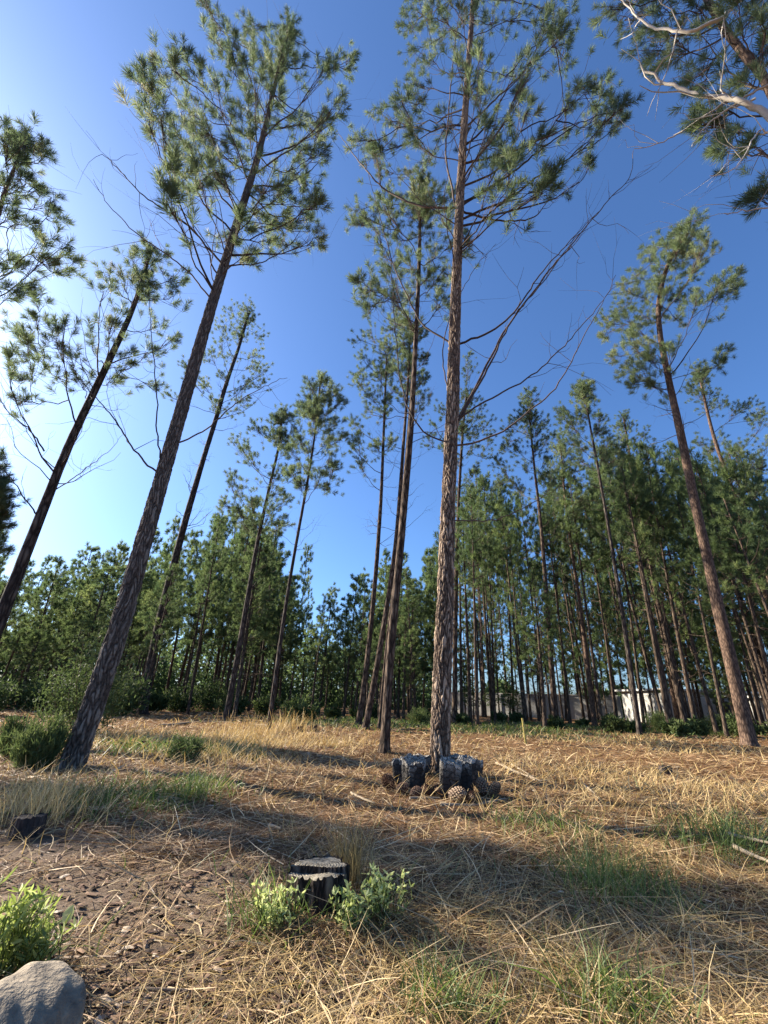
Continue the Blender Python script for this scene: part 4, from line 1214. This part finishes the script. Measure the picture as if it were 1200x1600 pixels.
CONE = mat_tint('pine_cone_scales', [(0, (0.05, 0.028, 0.018)), (0.5, (0.14, 0.075, 0.045)), (1, (0.30, 0.21, 0.14))], 0.7, 0, 0.3)
def cone(px, py, wpx, label, red=0.5):
    b = gnd(px, py); s = depth(b) / F
    R = wpx * .82 / 2 * s; Lc = R * 2.6
    ax = np.array([RNG.normal(), RNG.normal(), 0.35]); ax /= np.linalg.norm(ax)
    c0 = b + np.array([0, 0, R * 0.85]) - ax * Lc * .4
    mb = MB()
    nsc = 110
    k = np.arange(nsc); u = (k + .5) / nsc
    th = k * 2.39996
    rad = R * np.sin(np.clip(u * 0.9 + 0.1, 0, 1) * pi) ** 0.6
    Rm = rot_to(ax[None])[0]
    for i in range(nsc):
        d = np.array([cos(th[i]), sin(th[i]), 0.55]); d /= np.linalg.norm(d)
        sd = np.array([-sin(th[i]), cos(th[i]), 0]); up = np.cross(d, sd)
        p = np.array([0, 0, u[i] * Lc]) + np.array([cos(th[i]), sin(th[i]), 0]) * rad[i] * .3
        L = rad[i] * .85; W = R * .22
        V = np.array([p, p + d * L * .7 + sd * W, p + d * L + up * W * .5, p + d * L * .7 - sd * W, p + d * L * .75 - up * W * .6])
        V = V @ Rm + c0
        mb.add(V, [[0, 1, 2], [0, 2, 3], [0, 4, 1], [0, 3, 4], [1, 4, 2], [2, 4, 3]], 0, np.array([.5, .5, .2, .2, .9, .9]) * red * 1.3)
    core = MB()
    o = mb.build('pine_cone', CONE, None, b)
    tag(o, label, 'pine cone', 'pine cones round the centre pine')
cone(608, 1236, 26, 'dark open pine cone farthest left beside the ring of charred logs', .4)
cone(627, 1240, 20, 'dark pine cone under the charred log at the far left of the ring', .35)
cone(648, 1247, 20, 'dark pine cone in front of the large left charred log', .35)
cone(664, 1244, 21, 'pine cone between the left charred log and the foot of the centre trunk', .4)
cone(680, 1246, 22, 'pine cone touching the tallest charred log from the left', .5)
cone(712, 1253, 28, 'pale-tipped pine cone right of the tallest charred log', .9)
cone(737, 1256, 24, 'greyish pine cone, frontmost of the cones round the centre pine', .8)
cone(757, 1246, 26, 'reddish brown pine cone right of the ring of charred logs', .6)
cone(771, 1245, 22, 'pine cone farthest right with a pale spot, beside the ring of charred logs', .7)

# ------------------------------------------------------------------ stumps
def mat_char():
    m, t, b = newmat('charred_bark')
    tc = N(t, 'ShaderNodeTexCoord')
    mp = N(t, 'ShaderNodeMapping'); mp.inputs['Scale'].default_value = (40, 40, 7)
    t.links.new(tc.outputs['Object'], mp.inputs[0])
    no = N(t, 'ShaderNodeTexNoise', Scale=1.0, Detail=8.0, Roughness=0.7); t.links.new(mp.outputs[0], no.inputs['Vector'])
    r = ramp(t, [(0.42, (0.012, 0.010, 0.010)), (0.58, (0.06, 0.042, 0.036)), (0.72, (0.20, 0.14, 0.11))])
    t.links.new(no.outputs[0], r.inputs[0]); t.links.new(r.outputs[0], b.inputs['Base Color'])
    b.inputs['Roughness'].default_value = 0.85
    bp = N(t, 'ShaderNodeBump'); bp.inputs['Distance'].default_value = 0.03
    t.links.new(no.outputs[0], bp.inputs['Height']); t.links.new(bp.outputs[0], b.inputs['Normal'])
    return m
def mat_cut():
    m, t, b = newmat('weathered_cut_wood')
    tc = N(t, 'ShaderNodeTexCoord')
    wv = N(t, 'ShaderNodeTexWave', wave_type='RINGS', rings_direction='Z', Scale=28.0, Distortion=3.0, Detail=3.0)
    t.links.new(tc.outputs['Object'], wv.inputs['Vector'])
    no = N(t, 'ShaderNodeTexNoise', Scale=35.0, Detail=6.0); t.links.new(tc.outputs['Object'], no.inputs['Vector'])
    mx = N(t, 'ShaderNodeMix', data_type='FLOAT'); mx.inputs[0].default_value = 0.75
    t.links.new(wv.outputs['Fac'], mx.inputs['A']); t.links.new(no.outputs[0], mx.inputs['B'])
    r = ramp(t, [(0.3, (0.09, 0.075, 0.055)), (0.5, (0.25, 0.215, 0.155)), (0.75, (0.42, 0.37, 0.27))])
    t.links.new(mx.outputs['Result'], r.inputs[0]); t.links.new(r.outputs[0], b.inputs['Base Color'])
    b.inputs['Roughness'].default_value = 0.9
    bp = N(t, 'ShaderNodeBump'); bp.inputs['Distance'].default_value = 0.006
    t.links.new(mx.outputs['Result'], bp.inputs['Height']); t.links.new(bp.outputs[0], b.inputs['Normal'])
    return m
CHAR = mat_char(); CUT = mat_cut()
STUMPB = mat_bark('weathered_stump_bark', (0.016, 0.012, 0.010), (0.09, 0.066, 0.052), (0.30, 0.24, 0.18), sc=(30, 30, 9), bump=0.02)
STICKM = mat_tint('dry_stick', [(0, (0.16, 0.115, 0.075)), (1, (0.42, 0.35, 0.25))], 0.85, 0, 0.15, noise=40)
def stump(px, py, wpx, hpx, label, group=None, step=True, seed=0, cutm=CUT, barkm=CHAR):
    """px, py: middle of its foot; a step cut across the top as felled trees have"""
    g = np.random.default_rng(seed)
    b = gnd(px, py); s = depth(b) / F
    R = wpx / 2 * s; H = hpx * s
    o = empty('tree_stump', b, label, 'tree stump', group)
    k = 72; th = np.linspace(0, 2 * pi, k, endpoint=False)
    lob = 1 + 0.07 * np.sin(3 * th + 1 + seed) + 0.06 * np.sin(5 * th + 2.0) + 0.04 * np.sin(11 * th) + .03 * np.sin(23 * th + 1) + g.normal(0, 0.025, k)
    furrow = -0.06 * np.clip(np.sin(9 * th + 1.5 * np.sin(2 * th)), 0.3, 1)
    zt = lambda x, y: H * ((0.86 + .03 * math.sin(x / R * 4)) if (step and y < -R * (0.12 + .1 * math.sin(x / R * 3))) else 1.0) - .03 * H * y / R + 0.03 * R * x / R
    rows = []
    nz = 16
    for i in range(nz):
        u = i / (nz - 1)
        rr = R * (lob + furrow * (1 - .3 * u)) * (1 + 0.28 * (1 - u) ** 3)
        x = rr * np.cos(th); y = rr * np.sin(th)
        top = np.array([zt(a, c) for a, c in zip(x, y)]) + g.normal(0, 0.03 * H, k) * (u > .9)
        z = -0.05 + (top + 0.05) * u
        rows.append(np.stack([x + g.normal(0, .006 * R, k), y, z], -1))
    V = np.concatenate(rows)
    i = np.arange(nz - 1)[:, None] * k; j = np.arange(k)[None, :]; j2 = (j + 1) % k
    mb = MB(); mb.add(V + b, np.stack([i + j, i + j2, i + k + j2, i + k + j], -1).reshape(-1, 4), 0, 0.5, True)
    part(mb, 'bark', [barkm], o)
    # cut face: rings of points from rim to centre
    mb = MB()
    rr_ = []; 
    for q in np.linspace(0.985, 0.0, 60):
        x = V[-k:, 0] * q; y = V[-k:, 1] * q
        z = np.array([zt(a, c) for a, c in zip(x, y)]) - 0.004 + g.normal(0, 0.006 * H, k) - 0.02 * H * (1 - q)
        rr_.append(np.stack([x, y, z], -1))
    W = np.concatenate(rr_); m = len(rr_)
    i = np.arange(m - 1)[:, None] * k
    fc = np.stack([i + j, i + j2, i + k + j2, i + k + j], -1).reshape(-1, 4)
    zr = W[fc][:, :, 2].max(1) - W[fc][:, :, 2].min(1)
    side = zr > 0.09 * H if step else np.zeros(len(fc), bool)
    mb.add(W + b, fc[~side], 0, 0.5, True)
    if side.any(): mb.add(W + b, fc[side], 1, 0.5, False)
    part(mb, 'cut_face', [cutm, barkm], o)
    return o
stump(494, 1424, 92, 60, 'black-barked stump with stepped pale cut, in the weeds', step=True, seed=3, barkm=STUMPB)
stump(38, 1303, 46, 24, 'low black stump on bare soil at the left edge', None, False, 5, CHAR)
stump(1042, 1209, 17, 11, 'small black stump in the straw far right of the centre pine', None, False, 6, CHAR)
stump(468, 1146, 8, 9, 'small reddish stump, left of the pair between slim pine and trunk row', None, False, 7, BARK_FINE, BARK_FINE)
stump(490, 1142, 11, 8, 'small reddish stump, right of the pair between slim pine and trunk row', None, False, 8, BARK_FINE, BARK_FINE)
stump(192, 1169, 10, 8, 'tiny dark stump nearest the thick leaning trunk in the dry grass', None, False, 9, CHAR)
stump(221, 1168, 12, 9, 'tiny dark stump, middle one of three in the dry grass', None, False, 10, CHAR)
stump(254, 1168, 8, 7, 'tiny dark stump, rightmost of three in the dry grass', None, False, 11, CHAR)

# ------------------------------------------------------------------ rock
def rock():
    b = gnd(0, 1690)
    mb = MB()
    import bmesh
    bm = bmesh.new(); bmesh.ops.create_icosphere(bm, subdivisions=6, radius=1.0)
    V = np.array([v.co[:] for v in bm.verts]); fc = np.array([[v.index for v in f.verts] for f in bm.faces]); bm.free()
    n = V.copy()
    d = 1 + 0.10 * np.sin(2.1 * n[:, 0] + 1.0) * np.sin(2.7 * n[:, 1]) + 0.06 * np.sin(5 * n[:, 0] + 3 * n[:, 2]) + 0.04 * np.sin(7 * n[:, 1] - 4 * n[:, 2] + 1) + 0.02 * np.sin(13 * n[:, 0] + 11 * n[:, 1])
    V = n * d[:, None]
    V = np.sign(V) * np.abs(V) ** 0.85
    V = V * np.array([0.125, 0.12, 0.095])
    s = gnd(30, 1600)
    o = mb
    mb.add(V + np.array([0, 0, 0.06]) + b, fc, 0, 0.5, True)
    m = mat_plain('sandstone', (0.34, 0.28, 0.20), (0.085, 0.07, 0.055), 13.0, 0.95, 0.03)
    ob = mb.build('rock', m, None, b)
    tag(ob, 'rounded grey-brown boulder in the bottom left corner', 'rock')
    return b
RB = rock()

# ------------------------------------------------------------------ weeds
def weed(px, py, wm, hm, n, label, group=None, leaf=(0.03, 0.06), lw=(0.010, 0.02), stems=14, tb=0.6, name='leafy_weed', perstem=12):
    b = gnd(px, py)
    o = empty(name, b, label, 'weed', group)
    st = MB(); lf = MB()
    for _ in range(stems):
        az = RNG.uniform(0, 2 * pi); rr = RNG.random() * wm / 2; hh = hm * RNG.uniform(0.45, 1.0)
        a = b + np.array([cos(az) * rr * .55, sin(az) * rr * .55, -0.01])
        tip = b + np.array([cos(az) * rr, sin(az) * rr, hh])
        p = limb_path(a, tip, 8, 0.02, 0.55)
        st.tube(p, np.linspace(0.0028, 0.0012, 8), 4, 0, False, RNG.random())
        m = perstem
        i = RNG.uniform(1.0, 7, m); i[:4] = 7
        q = np.stack([np.interp(i, np.arange(8), p[:, k]) for k in range(3)], -1)
        D = RNG.normal(0, 0.75, (m, 3)); D[:, 2] = np.abs(D[:, 2]) * .6 + .25
        leaf_cards(lf, q, D, leaf, lw, 0, (tb, 0.2))
    part(st, 'stem', [GREENG], o); part(lf, 'leaves', [LEAF], o)
weed(2, 1530, 0.20, 0.19, 1, 'broad-leaved bright green plant behind the corner boulder', None, (0.025, 0.055), (0.006, 0.012), 36, .55)
weed(48, 1515, 0.22, 0.10, 1, 'low leafy green plant right of the corner boulder', None, (0.02, 0.045), (0.005, 0.009), 34, .4)
weed(430, 1458, 0.20, 0.13, 1, 'light green weed clump left of the black-barked stump', None, (0.012, 0.030), (0.005, 0.010), 34, .85)
weed(548, 1468, 0.19, 0.13, 1, 'light green weed clump at the right foot of the stump', None, (0.015, 0.035), (0.005, 0.011), 28, .75)
weed(600, 1442, 0.22, 0.16, 1, 'tallest light green weed clump, farther right of the stump', None, (0.015, 0.035), (0.005, 0.011), 32, .8)

def tuft(px, py, n, L, spread, label, mat=DRYG, tb=0.5, name='grass_tuft'):
    b = gnd(px, py); mb = MB()
    def f(m):
        q = RNG.normal(0, spread, (m, 2)); x = b[0] + q[:, 0]; y = b[1] + q[:, 1]
        return np.stack([x, y, hgt(x, y)], -1)
    blades(mb, n, f, L, (0.002, 0.004), 0.02, tint=(tb, 0.2), curl=0.2, nseg=5)
    tag(mb.build(name, mat, None, b), label, 'grass tuft')
tuft(545, 1385, 260, (0.14, 0.34), 0.04, 'tall thin grey dry grass tuft behind the black-barked stump', DRYG, .3)
tuft(55, 1285, 260, (0.15, 0.38), 0.16, 'pale yellow arching grass tuft behind the low black stump', DRYG, .75)
tuft(300, 1245, 220, (0.12, 0.28), 0.10, 'green grass tuft in the open between leaning pine and trunk row', GREENG, .5)
tuft(455, 1140, 160, (0.3, 0.65), 0.30, 'long dry stalks at the foot of the slim straight pine', DRYG, .6)
tuft(385, 1150, 200, (0.25, 0.6), 0.45, 'long dry stalks at the foot of the open-crowned slim pine', DRYG, .6)
tuft(960, 1400, 240, (0.15, 0.34), 0.14, 'green and straw grass tuft right of the long foreground shade', GREENG, .6)
tuft(1130, 1330, 260, (0.12, 0.30), 0.18, 'dark green grass tuft near the pale stakes', GREENG, .3)

# ------------------------------------------------------------------ sticks and stakes
def stick(pp, wpx, label, mat=STICKM, name='fallen_stick', lift=0.02, cat='stick', heights=None, tint=.5, group=None):
    q = [gnd(x, y) + np.array([0, 0, lift]) for x, y in pp]
    if heights: q = [a + np.array([0, 0, h]) for a, h in zip(q, heights)]
    r = wpx / 2 * depth(q[0]) / F
    ln = smooth_line(q, 10) + RNG.normal(0, r * .12, (10, 3))
    mb = MB(); mb.tube(ln, np.linspace(r, r * .6, 10), 7, 0, True, tint)
    return tag(mb.build(name, mat, None, q[0]), label, cat, group)
stick([(208, 1562), (300, 1564)], 6, 'dark brown stick lying on bare soil near the boulder', TWIG, tint=.9)
stick([(776, 1196), (800, 1204), (836, 1216)], 5, 'thick pale stick in the straw right of the centre pine')
stick([(800, 1198), (840, 1214), (858, 1222)], 3.5, 'thinner pale stick beside the thick pale one')
stick([(688, 1262), (740, 1262), (790, 1252)], 5, 'curved grey stick in front of the pine cones')
stick([(548, 1243), (562, 1250), (585, 1259)], 4, 'short white stick left of the ring of charred logs')
stick([(640, 1251), (688, 1250)], 4, 'thin straight stick under the cones of the centre pine')
stick([(914, 1230), (940, 1255)], 4, 'pale broken stick at the edge of the long trunk shadow')
stick([(420, 1295), (438, 1301)], 5, 'short white bark chip in the shade above the stump')
stick([(1140, 1318), (1210, 1334)], 6, 'pale stake lying in green grass, upper of the pair at the right edge', lift=.05)
stick([(1150, 1340), (1215, 1368)], 7, 'pale stake lying in green grass, lower of the pair at the right edge', lift=.05)
stick([(250, 1135), (330, 1128), (420, 1132)], 4, 'long fallen branch lying along the foot of the left wood')
g0 = gnd(822, 1163)
mb = MB(); sY = depth(g0) / F
mb.tube(smooth_line([g0 - [0, 0, .05], g0 + np.array([-.01, 0, .15]), onplane(816, 1122, g0)], 8), np.linspace(2.0, 1.6, 8) * sY, 8, 0, True)
YEL = mat_plain('yellow_stake', (0.55, 0.45, 0.12), (0.36, 0.28, 0.09), 12)
tag(mb.build('marker_stake', YEL, None, g0), 'thin yellow stake stuck upright in the straw', 'stake')
lf = MB(); lb = gnd(92, 1462)
leaf_cards(lf, np.array([lb + [0, 0, .03]]), np.array([[.3, .2, .8]]), (.05, .051), (.04, .041), 0, (.9, .01))
tag(lf.build('pale_leaf', LEAF, None, lb), 'single pale leaf catching the sun right of the corner plant', 'leaf')

# far side of the wood: one unbroken mass of undergrowth and crowns, nobody could count it
def far_wood():
    lf = MB()
    n = 110000
    a = np.radians(RNG.uniform(-62, 62, n)); r = RNG.uniform(58, 78, n)
    px = 600 + 681 * np.tan(a) * 1.05
    left = a < np.radians(8)
    top = np.where(left, 7.5, 2.4) + 1.0 * np.sin(a * 31) + .6 * np.sin(a * 77 + 1)
    z = RNG.random(n) ** 1.3 * top
    P = np.stack([r * np.sin(a), r * np.cos(a), z], -1)
    D = RNG.normal(0, .6, (n, 3)) + [0, 0, .5]
    leaf_cards(lf, P, D, (0.35, 0.8), (0.14, 0.35), 0, (0.3, 0.2))
    tag(lf.build('far_woodland', NEEDLE_FAR), 'dense green mass of the wood seen between the trunks', 'woodland', None, 'stuff')
far_wood()
